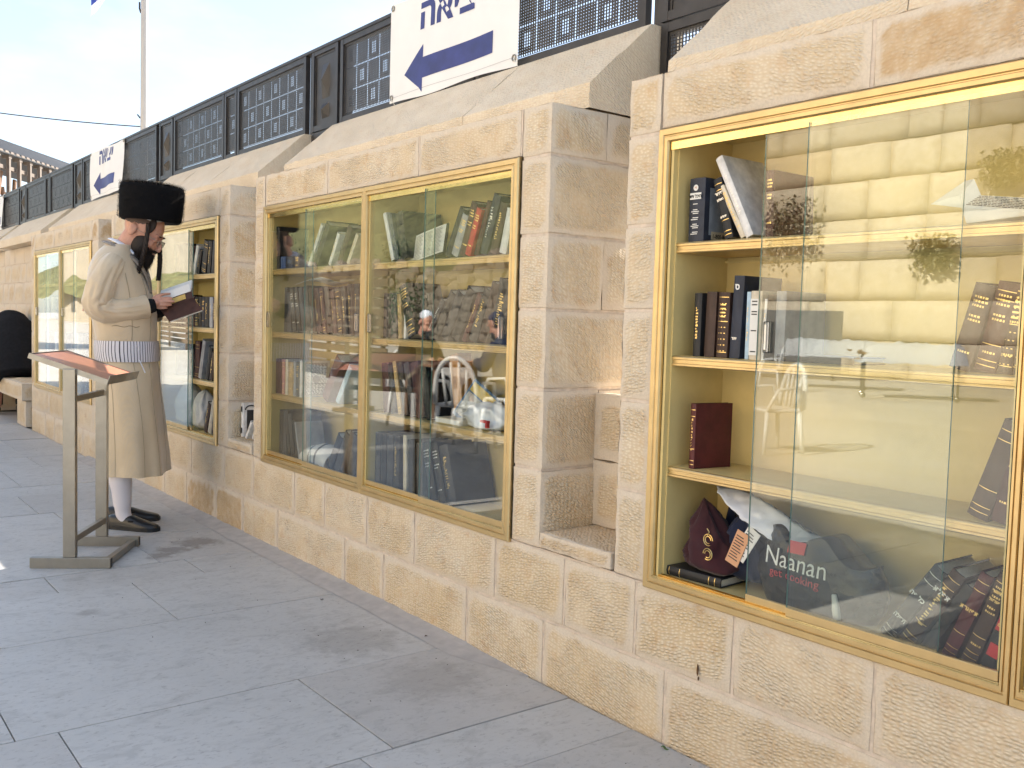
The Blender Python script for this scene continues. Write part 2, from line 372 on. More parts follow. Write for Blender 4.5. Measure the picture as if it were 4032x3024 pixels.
# ================================================================ book wall
wall = thing('stone_wall', 'long chiselled limestone wall with golden book cabinets set in it', 'wall')
def cuts(a, L, mg, step):
    n = max(1, int(round((L-2*mg)/step))); return [0, mg]+[mg+(L-2*mg)*i/n for i in range(1, n)]+[L-mg, L]
def rough_block(x0, x1, y0, y1, z0, z1, faces='F', boss=.007, mg=.010, step=.035, seed=0, mat=None, parent=None, name='stone', gap=.0055, amp=1.0):
    b = MB(); x0 += gap; x1 -= gap; z0 += gap; z1 -= gap
    if 'L' in faces or 'R' in faces: pass
    def grid(o, eu, ev, en, Lu, Lv):
        us, vs = cuts(0, Lu, mg, step), cuts(0, Lv, mg, step); I = {}
        for i, u in enumerate(us):
            for j, v in enumerate(vs):
                edge = i in (0, len(us)-1) or j in (0, len(vs)-1)
                ring = i in (1, len(us)-2) or j in (1, len(vs)-2)
                p = o+eu*u+ev*v; q = p*7+Vector((seed*3.1, seed, 0))
                d = 0.0 if edge else boss*(.75+amp*.9*noise.noise(q*1.0)+amp*.5*noise.noise(q*3.3))
                if ring: d = .0015+boss*.35*max(0, noise.noise(q*2))
                jit = Vector((0, 0, 0))
                if ring: jit = (eu*noise.noise(q*4)+ev*noise.noise(q*4+Vector((9, 0, 0))))*mg*.35
                if edge:
                    d = -.006*max(0, noise.noise(p*23+Vector((seed, 0, 0)))-.05); jit = (eu*noise.noise(p*19+Vector((seed, 4, 0)))+ev*noise.noise(p*19+Vector((seed, 0, 7))))*.0035
                I[i, j] = b.vert(p+en*d+jit, 0. if (edge or ring) else 1.)
        for i in range(len(us)-1):
            for j in range(len(vs)-1): b.face((I[i, j], I[i+1, j], I[i+1, j+1], I[i, j+1]))
    X, Y, Z = Vector((1, 0, 0)), Vector((0, 1, 0)), Vector((0, 0, 1))
    c = lambda x, y, z: Vector((x, y, z))
    def flat(P):
        b.quad(*P)
    if 'F' in faces: grid(c(x0, y0, z0), X, Z, -Y, x1-x0, z1-z0)
    else: flat([c(x0, y0, z0), c(x1, y0, z0), c(x1, y0, z1), c(x0, y0, z1)])
    if 'R' in faces: grid(c(x1, y0, z0), Y, Z, X, y1-y0, z1-z0)
    else: flat([c(x1, y0, z0), c(x1, y1, z0), c(x1, y1, z1), c(x1, y0, z1)])
    if 'L' in faces: grid(c(x0, y1, z0), -Y, Z, -X, y1-y0, z1-z0)
    else: flat([c(x0, y1, z0), c(x0, y0, z0), c(x0, y0, z1), c(x0, y1, z1)])
    if 'T' in faces: grid(c(x0, y0, z1), X, Y, Z, x1-x0, y1-y0)
    else: flat([c(x0, y0, z1), c(x1, y0, z1), c(x1, y1, z1), c(x0, y1, z1)])
    flat([c(x0, y1, z0), c(x1, y1, z0), c(x1, y0, z0), c(x0, y0, z0)])
    flat([c(x1, y1, z0), c(x0, y1, z0), c(x0, y1, z1), c(x1, y1, z1)])
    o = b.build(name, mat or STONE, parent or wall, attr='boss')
    o.data.polygons.foreach_set('use_smooth', [True]*len(o.data.polygons)); o.data.set_sharp_from_angle(angle=radians(50))
    return o
YF = .004
CABS = [(-1.934, .200), (-4.7115, -2.5802), (-7.467, -5.3521), (-10.222, -8.118)]
SLOTS = [(-2.42, -2.07), (-5.19, -4.842), (-7.92, -7.565)]
BAYS = [(-2.07, .70), (-4.842, -2.42), (-7.565, -5.19), (-10.40, -7.92)]
ZP = [.445, .708, .975, 1.240, 1.487, 1.745]; ZTOP = 1.915
sd = 0
rw = random.Random(11)
# two base courses, running the whole length
C1 = [.70, -.05, -.62, -1.12, -1.84, -2.388, -2.834, -3.445, -3.787, -4.516, -4.968, -5.371, -5.873, -6.294]
C2 = [.70, .1, -.45, -.80, -1.191, -1.602, -1.969, -2.291, -2.663, -3.204, -3.592, -3.994, -4.32, -4.833, -5.25]
for L in (C1, C2):
    while L[-1] > -10.0: L.append(L[-1]-rw.uniform(.3, .68))
    if L[-1] < -10.25: L[-1] = -10.40
    else: L.append(-10.40)
for L, za, zb in ((C1, -.03, .215), (C2, .215, .445)):
    for xa, xb in zip(L, L[1:]):
        sd += 1; st = .035 if xa > -5 else .07
        rough_block(xb, xa, YF, .3, za, zb, 'F', seed=sd, step=st)
core = MB()
core.box(-10.39, .69, YF+.0022, .6, -.03, .447)
def pier(x0, x1, side, near):
    global sd
    for k, (za, zb) in enumerate(zip(ZP, ZP[1:]+[ZTOP])):
        sd += 1; dp = .25 if k % 2 else .44
        rough_block(x0, x1, YF, dp, za, zb, 'F'+side, seed=sd, step=.03 if near else .06, mg=.009, boss=.006)
        if dp < .3:
            sd += 1; rough_block(x0, x1, .25, .60, za, zb, side, seed=sd, step=.05, mg=.012, boss=.006)
    core.box(x0+.009, x1-.009, YF+.0022, .59, ZP[0], ZTOP-.004)
for i, ((b0, b1), (c0, c1)) in enumerate(zip(BAYS, CABS)):
    near = i < 2
    pier(b0, c0-.001, 'L', near); pier(c1+.001, b1, 'R', near)
    # lintel course over the cabinet
    L = {0: [.201, -.55, -1.278, -1.935], 1: [-2.582, -3.233, -4.013, -4.7125]}.get(i) or [c1+.001, c1-.001-(c1-c0)*rw.uniform(.3, .36), c1-(c1-c0)*rw.uniform(.62, .7), c0-.001]
    for xa, xb in zip(L, L[1:]):
        sd += 1; rough_block(xb, xa, YF, .3, 1.752, ZTOP, 'FT', seed=sd, step=.03 if near else .06)
    core.box(c0, c1, YF+.0022, .59, 1.756, ZTOP-.004); core.box(c0-.02, c1+.02, .262, .59, .44, 1.76)
    # coping stones with a short lip and a long weathered slope
    ks = {0: [.70, -.35, -1.29, -2.07], 1: [-2.42, -3.167, -4.039, -4.842]}.get(i) or [b1, b1-.85, b1-1.68, b0]
    for xa, xb in zip(ks, ks[1:]):
        sd += 1; m = MB(); g = .0012
        P = [(.16, ZTOP), (.158, 2.0), (.44, 2.248), (.60, 2.25), (.60, ZTOP)]
        nx = max(6, int((xa-xb)/.05)); prof = []
        Q = [(.16, ZTOP+.002), (.158, 1.96), (.160, 2.0)]+[(.16+.28*t/9, 2.0+.248*t/9) for t in range(1, 9)]+[(.44, 2.248), (.60, 2.25), (.60, ZTOP)]
        rows = []
        for ii in range(nx+1):
            x = xb+g+(xa-xb-2*g)*ii/nx; row = []
            for jj, (y, z) in enumerate(Q):
                e = (.0035*noise.noise((x*9+sd, y*9, z*9))+.002*noise.noise((x*31, y*31, z*31))) if 0 < jj < 11 else 0
                if ii in (0, nx): e -= .002*abs(noise.noise((y*40, z*40, x)))
                row.append(m.vert((x, y-e*.7, z+e*.7), .8))
            rows.append(row)
        for A, B in zip(rows, rows[1:]):
            for jj in range(len(Q)-1): m.face((A[jj], B[jj], B[jj+1], A[jj+1]))
        m.face(rows[0]); m.face(rows[-1][::-1])
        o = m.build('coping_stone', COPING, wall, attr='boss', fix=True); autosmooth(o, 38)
# slots between the bays: sill, low back stones, open above
for i, (s0, s1) in enumerate(SLOTS):
    sd += 1; rough_block(s0, s1, YF-.006, .42, .447, .507, 'FT', seed=sd, boss=.004, step=.02, mg=.006, amp=2)
    for za, zb in ((.507, .735), (.735, .965)):
        sd += 1; rough_block(s0-.012, s1+.012, .235, .275, za-.006, zb, 'FT', seed=sd, boss=.006, mg=.03, step=.03)
# wall beyond the last cabinet, set back behind a stone bench
zc = [-.03, .24, .48, .74, 1.0, 1.25, 1.50, 1.72, ZTOP]
for k, (za, zb) in enumerate(zip(zc, zc[1:])):
    x = -10.40
    while x > -17:
        xn = x-rw.uniform(.3, .6); sd += 1
        rough_block(xn, x, .30, .5, za, zb, 'F', seed=sd, step=.12, boss=.004, mg=.01); x = xn
core.box(-17.3, -10.4, .306, .6, -.03, ZTOP-.004)
for xa, xb in ((-10.42, -11.3), (-11.3, -12.2), (-12.2, -13.14), (-13.46, -14.4), (-14.4, -15.4), (-15.4, -16.4)):
    m = MB(); P = [(.16, ZTOP), (.158, 2.0), (.44, 2.248), (.60, 2.25), (.60, ZTOP)]
    if xa == -10.42: xa = -10.745
    A = [m.vert((xa-.001, y, z), .8) for y, z in P]; B = [m.vert((xb+.001, y, z), .8) for y, z in P]
    for j in range(5): m.face((A[j], A[(j+1) % 5], B[(j+1) % 5], B[j]))
    m.face(A); m.face(B); m.build('coping_stone', COPING, wall, attr='boss', fix=True)
core.build('mortar_core', MORTAR, wall)
# rusty drips and a bolt hole on the stones
RUST = simple('rust_mark', (.10, .05, .02), .9, var=.3, scale=80)
m = MB()
for (x, z, w, h) in ((-1.713, .255, .004, .034), (-1.709, .232, .003, .012)): m.ellip((x, -.006, z), w, .002, h/2, 8, 6)
m.build('rust_drip', RUST, wall)

# stone bench against the recessed wall
bench = thing('stone_bench', 'low weathered stone bench at the far left end of the wall', 'bench')
rough_block(-13.2, -10.53, -.06, .29, .27, .45, 'FRT', seed=901, boss=.012, step=.05, mg=.02, parent=bench, name='seat_slab', amp=1.6)
rough_block(-11.0, -10.56, -.02, .28, 0, .27, 'FR', seed=902, boss=.012, step=.05, mg=.02, parent=bench, name='support_block', amp=1.6)
rough_block(-12.9, -12.4, -.02, .28, 0, .27, 'FR', seed=903, boss=.012, step=.05, mg=.02, parent=bench, name='support_block', amp=1.6)

# ================================================================ perforated fence on the wall
fence = thing('metal_fence', 'black perforated steel fence panels standing on top of the stone wall', 'fence')
FY = .47
def perf_mesh(name, w, h, nx, nz, pat):
    """steel plate with real rectangular holes; local x 0..w, z 0..h"""
    b = MB(); cw, ch = w/nx, h/nz; T = .0025
    for i in range(nx):
        for j in range(nz):
            k = pat(i, j); ox, oz = (.62, .72) if k else (.40, .34)
            x0, z0, x1, z1 = i*cw, j*ch, (i+1)*cw, (j+1)*ch
            hx0, hx1 = x0+cw*(1-ox)/2, x1-cw*(1-ox)/2; hz0, hz1 = z0+ch*(1-oz)/2, z1-ch*(1-oz)/2
            O = [(x0, z0), (x1, z0), (x1, z1), (x0, z1)]; H = [(hx0, hz0), (hx1, hz0), (hx1, hz1), (hx0, hz1)]
            of = [b.vert((x, 0, z)) for x, z in O]; hf = [b.vert((x, 0, z)) for x, z in H]; hb = [b.vert((x, T, z)) for x, z in H]; ob = [b.vert((x, T, z)) for x, z in O]
            for q in range(4):
                r = (q+1) % 4
                b.face((of[q], of[r], hf[r], hf[q])); b.face((hf[q], hf[r], hb[r], hb[q])); b.face((ob[r], ob[q], hb[q], hb[r]))
    return b.mesh(name, FENCE)
def pattern(i, j):
    ci, cj = i//8, j//10
    return j % 10 == 0 or i % 8 == 0 or ((ci+cj) % 2 == 0 and 3 <= i % 8 <= 5 and 3 <= j % 10 <= 7)
P_W = perf_mesh('perforated_plate', .97, .37, 64, 31, pattern)
P_N = perf_mesh('perforated_plate', .15, .37, 10, 31, lambda i, j: pattern(i+6, j))
P_S = perf_mesh('perforated_plate', .28, .46, 19, 38, lambda i, j: 1)
def frame_mesh(w, h, t=.032, d=.03):
    b = MB()
    b.box(0, t, 0, d, 0, h); b.box(w-t, w, 0, d, 0, h); b.box(t, w-t, .001, d-.001, 0, t); b.box(t, w-t, .001, d-.001, h-t, h)
    b.box(t, t+.012, .008, d, t, h-t); b.box(w-t-.012, w-t, .008, d, t, h-t); b.box(t, w-t, .009, d-.002, h-t-.012, h-t)
    return b.mesh('panel_frame', FENCE)
F_W, F_N, F_S, F_L = frame_mesh(1.045, .45), frame_mesh(.215, .45, .028), frame_mesh(.325, .46), frame_mesh(.325, .52)
b = MB(); b.box(.03, .295, .012, .018, .03, .43)
def pyr(b, x0, x1, z0, z1, t):
    c = b.vert(((x0+x1)/2, .012-t, (z0+z1)/2)); P = [b.vert(p) for p in ((x0, .012, z0), (x1, .012, z0), (x1, .012, z1), (x0, .012, z1))]
    for q in range(4): b.face((P[q], P[(q+1) % 4], c))
    b.face(P[::-1])
pyr(b, .12, .205, .17, .36, .03); pyr(b, .12, .205, .06, .14, .03)
F_P = b.mesh('solid_plate', FENCE)
b = MB(); b.box(0, .045, 0, .045, -.55, .47); F_POST = b.mesh('post', FENCE)
b = MB(); b.box(0, 2.77, -.004, .042, 0, .016); F_RAIL = b.mesh('top_rail', FENCE)
def put(name, me, x, z, y=FY):
    o = add(name, me, fence); o.location = (x, y, z); return o
for k in range(6):
    sx = -2.42-2.765*k                     # left jamb of slot k
    put('panel_frame', F_S, sx+.01, 2.255); put('solid_plate', F_P, sx+.01, 2.26)
    put('panel_frame', F_L, sx+.01, 1.73, FY+.004); put('perforated_plate', P_S, sx+.032, 1.76, FY+.012)
    put('post', F_POST, sx-.042, 2.245, FY+.02); put('post', F_POST, sx+.345, 2.245, FY+.02)
    x = sx+.365
    put('panel_frame', F_W, x, 2.258); put('perforated_plate', P_W, x+.0375, 2.298, FY+.012)
    put('panel_frame', F_N, x+1.06, 2.258); put('perforated_plate', P_N, x+1.0925, 2.298, FY+.012)
    put('panel_frame', F_W, x+1.29, 2.258); put('perforated_plate', P_W, x+1.3275, 2.298, FY+.012)
    put('top_rail', F_RAIL, sx, 2.708)
# ================================================================ banners
def banner(name, label, x0, w, zb, zt, wav, seed):
    t = thing(name, label, 'banner', group='exit banners tied to the fence')
    def fn(p):
        x, z = p[0], p[2]; u = (x-x0)/w; v = (z-zb)/(zt-zb)
        d = wav*(.5*noise.noise((x*2.2+seed, z*1.5, seed))+.5*sin(x*9+z*3+seed)*(1-v)*.6)-.02
        sag = .02*wav*30*(sin(pi*u))*(v-.3)*-.35
        return (x, FY-.006+p[1]+d, z+sag+.008*sin(pi*u*3+seed)*(1 if abs(v-.5) > .45 else 0))
    b = MB(); nx, nz = 40, 18; G = {}
    for s in (0, 1):
        for i in range(nx+1):
            for j in range(nz+1): G[s, i, j] = b.vert(fn((x0+w*i/nx, s*.0012, zb+(zt-zb)*j/nz)))
    for i in range(nx):
        for j in range(nz):
            b.face((G[0, i, j], G[0, i+1, j], G[0, i+1, j+1], G[0, i, j+1])); b.face((G[1, i, j+1], G[1, i+1, j+1], G[1, i+1, j], G[1, i, j]))
    b.build('cloth', BANNER, t, smooth=True)
    K = w/1.05
    # arrow, cut into strips so that it follows the cloth
    A = [(.146, .121), (.313, .236), (.319, .174), (.857, .178), (.875, .083), (.345, .077), (.337, .019)]
    b = MB(); n = 40
    def edge(x):
        if x < .316: k = (x-.146)/(.17); return .121-k*.102, .121+k*.115
        k = (x-.316)/(.55); return .077+.006*k, .174+.004*k
    xs = sorted([.146+(.866-.146)*i/n for i in range(n+1)]+[.3155, .3165])
    for xa, xb in zip(xs, xs[1:]):
        la, ha = edge(xa); lb, hb = edge(xb)
        for q in range(6):
            f = lambda l, h, q: l+(h-l)*q/6
            b.quad(*[fn((x0+X*K, -.0015, zb+Z)) for X, Z in ((xa, f(la, ha, q)), (xb, f(lb, hb, q)), (xb, f(lb, hb, q+1)), (xa, f(la, ha, q+1)))])
    b.build('arrow', BLUEINK, t)
    M = Matrix.Translation((x0+.272*K, -.0015, zb+.314)) @ FRONT
    text_mesh('יציאה', BLUEINK, t, 'lettering', .19, M, sx=1.16*K, bold=.006, heb=True, fn=fn)
    for (u, v) in ((.02, .96), (.02, .05), (.98, .96), (.98, .06)):
        p = Vector(fn((x0+u*w, -.002, zb+v*(zt-zb)))); b = MB()
        b.tube([p+Vector((.012*cos(a), -.001, .012*sin(a))) for a in [2*pi*i/12 for i in range(13)]], .003, 6, cap=False); b.build('eyelet', STEEL, t, smooth=True)
        b = MB(); q = p+Vector((.0, .0, .05 if v > .5 else -.03)); b.tube([p, (p+q)/2+Vector((.008, -.004, 0)), q+Vector((0, .02, 0))], .0022, 5); b.build('tie_cord', PAPER, t)
    # stitched hem
    b = MB()
    for v in (.06,):
        for i in range(60):
            xa, xb = x0+.03+(w-.06)*i/60, x0+.03+(w-.06)*(i+1)/60
            b.quad(*[fn((X, -.0012, zb+Z)) for X, Z in ((xa, .030), (xb, .030), (xb, .032), (xa, .032))])
    b.build('hem_seam', simple('seam_thread', (.45, .45, .47), .8), t)
    return t
banner('exit_banner', 'large white exit banner with blue left arrow nearest the camera', -4.235, 1.05, 2.257, 2.735, .018, 1.3)
banner('exit_banner', 'crumpled white exit banner with blue arrow above the fur hat', -9.90, 1.02, 2.262, 2.715, .06, 4.1)
banner('exit_banner', 'white exit banner cut off by the left picture edge', -15.45, 1.05, 2.25, 2.70, .05, 7.7)

# ================================================================ book cabinets
PROF = [(0, .012), (0, -.005), (.004, -.010), (.019, -.010), (.0215, -.006), (.024, -.006), (.0265, -.010), (.036, -.010), (.039, -.004), (.041, .022)]
def frame_piece(name, x0, x1, z0, z1, side, t, kL=1., kR=1., pr=PROF):
    b = MB(); A = []; B = []
    for d, y in pr:
        if side == 'T': A.append((x0+d*kL, y, z1-d)); B.append((x1-d*kR, y, z1-d))
        if side == 'B': A.append((x0+d*kL, y, z0+d)); B.append((x1-d*kR, y, z0+d))
        if side == 'L': A.append((x0+d*kL, y, z0+d)); B.append((x0+d*kL, y, z1-d))
        if side == 'R': A.append((x1-d*kR, y, z0+d)); B.append((x1-d*kR, y, z1-d))
    for i in range(len(pr)-1): b.quad(A[i], B[i], B[i+1], A[i+1])
    return b.build(name, GOLD, t, fix=False)
SHELF_Z = [1.432, 1.113, .796]; FLOOR_Z = .478; ZB, ZT = .4365, 1.7514
def unit(t, x0, x1, panes, kL=1., kR=1.):
    for s in 'TBLR': frame_piece('frame_bar', x0, x1, ZB, ZT, s, t, kL, kR)
    xi0, xi1 = x0+.055*kL, x1-.055*kR; oL, oR = .0415*(kL-1), .0415*(kR-1)
    # head track, bright and polished, and the twin sill channel
    b = MB(); b.box(x0+.0415+oL, x1-.0415-oR, .0, .004, 1.690, 1.712); b.box(x0+.0415+oL, x1-.0415-oR, .004, .022, 1.7045, 1.712); b.build('head_track', GOLDB, t)
    b = MB()
    for y in (-.0075, .0045, .0165): b.box(x0+.0405+oL, x1-.0405-oR, y, y+.002, .4760, .4790 if y < 0 else .4835)
    b.box(x0+.0405+oL, x1-.0405-oR, -.0085, .0205, .4700, .4755); b.build('sill_track', GOLDB, t)
    for sgn, xa in ((1, x0+.0415+oL), (-1, x1-.0415-oR)):
        b = MB(); b.box(min(xa, xa+sgn*.009), max(xa, xa+sgn*.009), .004, .021, .477, 1.704); b.build('jamb_channel', INSIDE, t)
    # carcass
    for nm, B in (('back_panel', (xi0-.012, xi1+.012, .246, .254, .462, 1.744)), ('side_panel', (xi0-.012, xi0, .0215, .245, .470, 1.735)), ('side_panel', (xi1, xi1+.012, .0215, .245, .470, 1.735)),
                  ('top_panel', (xi0-.012, xi1+.012, .0225, .245, 1.7355, 1.744)), ('bottom_panel', (xi0, xi1, .0225, .245, .462, FLOOR_Z))):
        b = MB(); b.box(*B); b.build(nm, INSIDE, t)
    for z in SHELF_Z:
        b = MB(); pr = [(.242, z), (.030, z), (.0235, z-.0015), (.022, z-.004), (.022, z-.009), (.026, z-.0105), (.026, z-.0205), (.022, z-.022), (.022, z-.027), (.0245, z-.0295), (.10, z-.030), (.242, z-.030)]
        A = [b.vert((xi0, y, zz)) for y, zz in pr]; B = [b.vert((xi1, y, zz)) for y, zz in pr]; n = len(pr)
        for i in range(n): b.face((A[i], B[i], B[(i+1) % n], A[(i+1) % n]))
        b.face(A); b.face(B); o = b.build('shelf', GOLD, t, fix=True)
        b = MB(); b.box(xi0, xi1, .0305, .245, z+.0003, z+.0008); b.build('shelf_board', INSIDE, o)
        b = MB(); b.box(xi0, xi1, .236, .245, z-.044, z-.038); b.build('shelf_rail', INSIDE, o)
    for (pa, pb, front, hx) in panes:
        y = -.0062 if front else .0062
        b = MB(); b.box(pa, pb, y, y+.0055, .497, 1.700)
        b.m = [1 if i in (4, 5) else 0 for i in range(6)]
        o = b.build('glass_pane', [GLASS, GEDGE], t)
        b = MB(); b.bevbox(pa, pb, y-.0015, y+.0075, .4795, .5015, .001); b.build('bottom_rail', GOLD, o, fix=True)
        if hx is not None:
            b = MB(); b.bevbox(hx-.009, hx+.009, y-.011, y-.0006, 1.135, 1.215, .002); b.bevbox(hx-.004, hx+.004, y-.013, y-.0112, 1.142, 1.208, .001); b.build('pull_handle', CLEAR, o, fix=True)
def cabinet(label, c0, c1, pL, pR):
    t = thing('book_cabinet', label, 'cabinet', group='golden book cabinets set into the wall')
    xm = (c0+c1)/2; unit(t, c0, xm-.0006, pL, 1., .54); unit(t, xm+.0006, c1, pR, .54, 1.); return t
cabinet('large golden book cabinet at the right edge with its left pane slid open', -1.934, .1634, [(-1.572, -1.048, False, -1.537), (-1.436, -.909, True, None)], [(-.838, -.31, True, None), (-.36, .125, False, None)])
cabinet('golden book cabinet with four closed panes in the middle of the wall', -4.7115, -2.5802, [(-4.672, -4.164, False, -4.655), (-4.221, -3.671, True, -3.692)], [(-3.621, -3.115, False, -3.600), (-3.168, -2.619, True, -2.655)])
cabinet('golden book cabinet in front of the reading man with right side slid open', -7.467, -5.3521, [(-7.428, -6.93, False, -7.40), (-6.98, -6.434, True, None)], [(-6.385, -5.799, False, None), (-6.36, -5.84, True, None)])
cabinet('farthest golden book cabinet beside the stone bench', -10.222, -8.118, [(-10.18, -9.67, False, -10.16), (-9.72, -9.21, True, None)], [(-9.13, -8.63, False, -9.10), (-8.68, -8.16, True, None)])

# ================================================================ books
BK = (.020, .020, .022); CH = (.045, .045, .05); NV = (.026, .032, .050); DBR = (.055, .030, .022); MAR = (.055, .013, .016); BURG = (.080, .014, .017); WH = (.70, .69, .67); CRM = (.62, .55, .43)
GR = (.33, .33, .34); RED = (.50, .03, .035); BLU = (.04, .08, .20); TAN = (.45, .30, .14); LBL = (.42, .56, .66); PNK = (.45, .20, .18); DGR = (.10, .11, .12)
ORD = ['first', 'second', 'third', 'fourth', 'fifth', 'sixth', 'seventh', 'eighth', 'ninth', 'tenth', 'eleventh', 'twelfth', 'thirteenth', 'fourteenth', 'fifteenth']
LATIN_HEB = ['סידור', 'תהלים', 'מחזור', 'תפילה', 'חומש', 'משניות', 'ישראל', 'שבת']
bookn = 0
def book(label, x, z, w, h, d, lean, col, deco=None, y=.045, group=None, flat=None, text=None, rough=.5, yaw=0.):
    """bound volume: spine towards -y, boards, page block; lean>0 tips its top towards +x"""
    global bookn; bookn += 1; rb = random.Random(bookn)
    t = thing('book', label, 'book', group=group)
    if flat: Mx = Matrix.Translation((x, y, z)) @ Matrix.Rotation(yaw, 4, 'Z') @ flat
    else:
        a = radians(lean); px = w if lean > 0 else 0
        Mx = Matrix.Translation((x+(w if lean > 0 else 0)*1.0, y, z+.0012)) @ Matrix.Rotation(yaw, 4, 'Z') @ Matrix.Rotation(a, 4, 'Y') @ Matrix.Translation((-px, 0, 0))
    t.matrix_world = Mx
    bt = min(.0032, w*.14); mat = cloth(col, rough)
    c = MB(); n = 7
    # rounded spine and two boards as one cover
    o = []; bul = min(.006, w*.16)
    for i in range(n+1):
        u = i/n; o.append((w*u, -bul*math.sin(pi*u)))
    outer = [(0, d)]+[(0, .006)]+o+[(w, .006), (w, d)]
    inner = [(bt, d)]+[(bt, .004)]+[(bt+(w-2*bt)*i/n, .003-bul*.6*math.sin(pi*i/n)) for i in range(n+1)]+[(w-bt, .004), (w-bt, d)]
    hs = (0, h)
    O = [[c.vert((px, py, z0)) for px, py in outer] for z0 in hs]; I = [[c.vert((px, py, z0)) for px, py in inner] for z0 in hs]; m = len(outer)
    for i in range(m-1):
        c.face((O[0][i], O[0][i+1], O[1][i+1], O[1][i])); c.face((I[0][i+1], I[0][i], I[1][i], I[1][i+1]))
        c.face((O[1][i], O[1][i+1], I[1][i+1], I[1][i])); c.face((O[0][i+1], O[0][i], I[0][i], I[0][i+1]))
    for k in (0, m-1): c.face((O[0][k], O[1][k], I[1][k], I[0][k]))
    cv = c.build('cover', mat, t, fix=True); autosmooth(cv, 50)
    p = MB(); p.box(bt, w-bt, .002, d-.004, .003, h-.004); p.build('page_block', PAGES, t)
    if deco:
        g = MB(); yb = lambda u: -bul*math.sin(pi*u)-.0006
        def strip(z0, z1, u0=.06, u1=.94, k=5):
            for i in range(k):
                a0, a1 = u0+(u1-u0)*i/k, u0+(u1-u0)*(i+1)/k
                g.quad((w*a0, yb(a0), z0), (w*a1, yb(a1), z0), (w*a1, yb(a1), z1), (w*a0, yb(a0), z1))
        if 'b' in deco:
            for z0 in (.06, .12, .30, .80, .90): strip(h*z0, h*z0+.0018)
        if 't' in deco:      # a run of letters down the spine
            z0 = h*.28; 
            while z0 < h*.78:
                L = rb.uniform(.004, .008); u = rb.uniform(.25, .4)
                strip(z0, z0+L*.55, u, u+rb.uniform(.12, .35), 2)
                if rb.random() < .6: strip(z0+L*.6, z0+L*.8, u+.05, u+.3, 2)
                z0 += L+rb.uniform(.001, .004)
        if 'l' in deco:      # short title lines across the spine
            for zc in (.84, .79, .74, .62, .57, .2):
                u = .2
                while u < .78: du = rb.uniform(.05, .12); strip(h*zc, h*zc+.0045, u, u+du, 1); u += du+.05
        if 'o' in deco:      # ornate lattice with a cartouche
            for q in range(9):
                zc = h*(.1+.09*q)
                for u in (.25, .5, .75): strip(zc, zc+.0022, u-.05, u+.05, 1)
            strip(h*.55, h*.56); strip(h*.92, h*.93); strip(h*.08, h*.09)
            for z0, z1 in ((.62, .64), (.68, .70), (.74, .76), (.80, .82)): strip(h*z0, h*z1, .25, .75)
        if g.f: g.build('spine_title', SILVER if 's' in deco else FOIL, t)
    if text:
        for (s, sz, zc, mt, bold) in text:
            text_mesh(s, mt, t, 'lettering', sz, Matrix.Translation((w/2, -bul-.0012, zc)) @ FRONT, align='CENTER', bold=bold, heb=any('\u0590' < ch < '\u05ff' for ch in s))
    return t
def cname(c):
    return {BK: 'black', CH: 'charcoal', NV: 'navy', DBR: 'dark brown', MAR: 'dark maroon', BURG: 'burgundy', WH: 'white', CRM: 'cream', GR: 'grey', RED: 'bright red', BLU: 'blue', TAN: 'tan', LBL: 'pale blue', PNK: 'pinkish', DGR: 'dark grey'}[c]
def row(where, grp, z, items, y=.045):
    for i, it in enumerate(items):
        x, w, h, lean, col, deco = it[:6]; kw = it[6] if len(it) > 6 else {}
        lb = kw.pop('label', None) or '%s %s book, %s from left, %s' % ('leaning' if abs(lean) > 8 else 'upright', cname(col), ORD[i], where)
        zz = kw.pop('z', z); d = kw.pop('d', min(.165, h*.74)); yy = kw.pop('y', y)
        book(lb, x, zz, w, h, d, lean, col, deco, y=yy, group=grp, **kw)
G1, G2, G3, G4 = 'books in the right-hand cabinet', 'books in the middle cabinet', 'books in the cabinet by the reading man', 'books in the farthest cabinet'
# --- right-hand cabinet
row('top shelf of the right-hand cabinet', G1, 1.432, [
    (-1.856, .056, .177, 0, NV, None, dict(label='thick navy book with white label and emblem on the right-hand cabinet top shelf', d=.135)),
    (-1.722, .028, .172, -17, BK, 'b', dict(label='black book with silver bands leaning against the white volume', text=[('סידור', .012, .125, SILVER, .0004), ('השלם', .009, .108, SILVER, .0003), ('תהלים', .008, .06, SILVER, .0003)])),
    (-1.668, .016, .165, -30, CRM, 'lt', dict(label='slim cream book with gold spine under the big white volume', d=.13)),
    (-1.650, .024, .249, -28, WH, 'ts', dict(label='big white book leaning left on the top shelf of the right-hand cabinet', d=.175)),
    (-1.589, .024, .172, -2, MAR, 'l', dict(label='dark maroon book upright right of the big white leaning book', d=.17)),
])
row('second shelf of the right-hand cabinet', G1, 1.113, [
    (-1.822, .026, .177, 0, BK, 't'), (-1.781, .035, .180, 1, DBR, None, dict(label='worn dark brown book with loose ribbon, second shelf of right-hand cabinet')),
    (-1.738, .038, .178, 1, DBR, 'o', dict(label='brown book with ornate gold lattice spine on the second shelf')),
    (-1.692, .034, .222, 2, NV, None, dict(label='tall torn navy book with big white letters on the second shelf', d=.16, text=[('ס', .022, .185, PAPER, .001), ('ידור', .011, .05, SILVER, .0003)])),
    (-1.640, .012, .179, 0, LBL, 't', dict(label='thin pale blue and white book beside the cream volume')),
    (-1.626, .035, .181, 0, CRM, None, dict(label='thick cream book with white printed label on the second shelf')),
    (-1.587, .008, .160, 2, WH, 't'), (-1.576, .028, .170, 1, BK, None), (-1.545, .030, .180, 0, GR, None, dict(label='grey board book behind the glass, second shelf of right-hand cabinet', d=.17))])
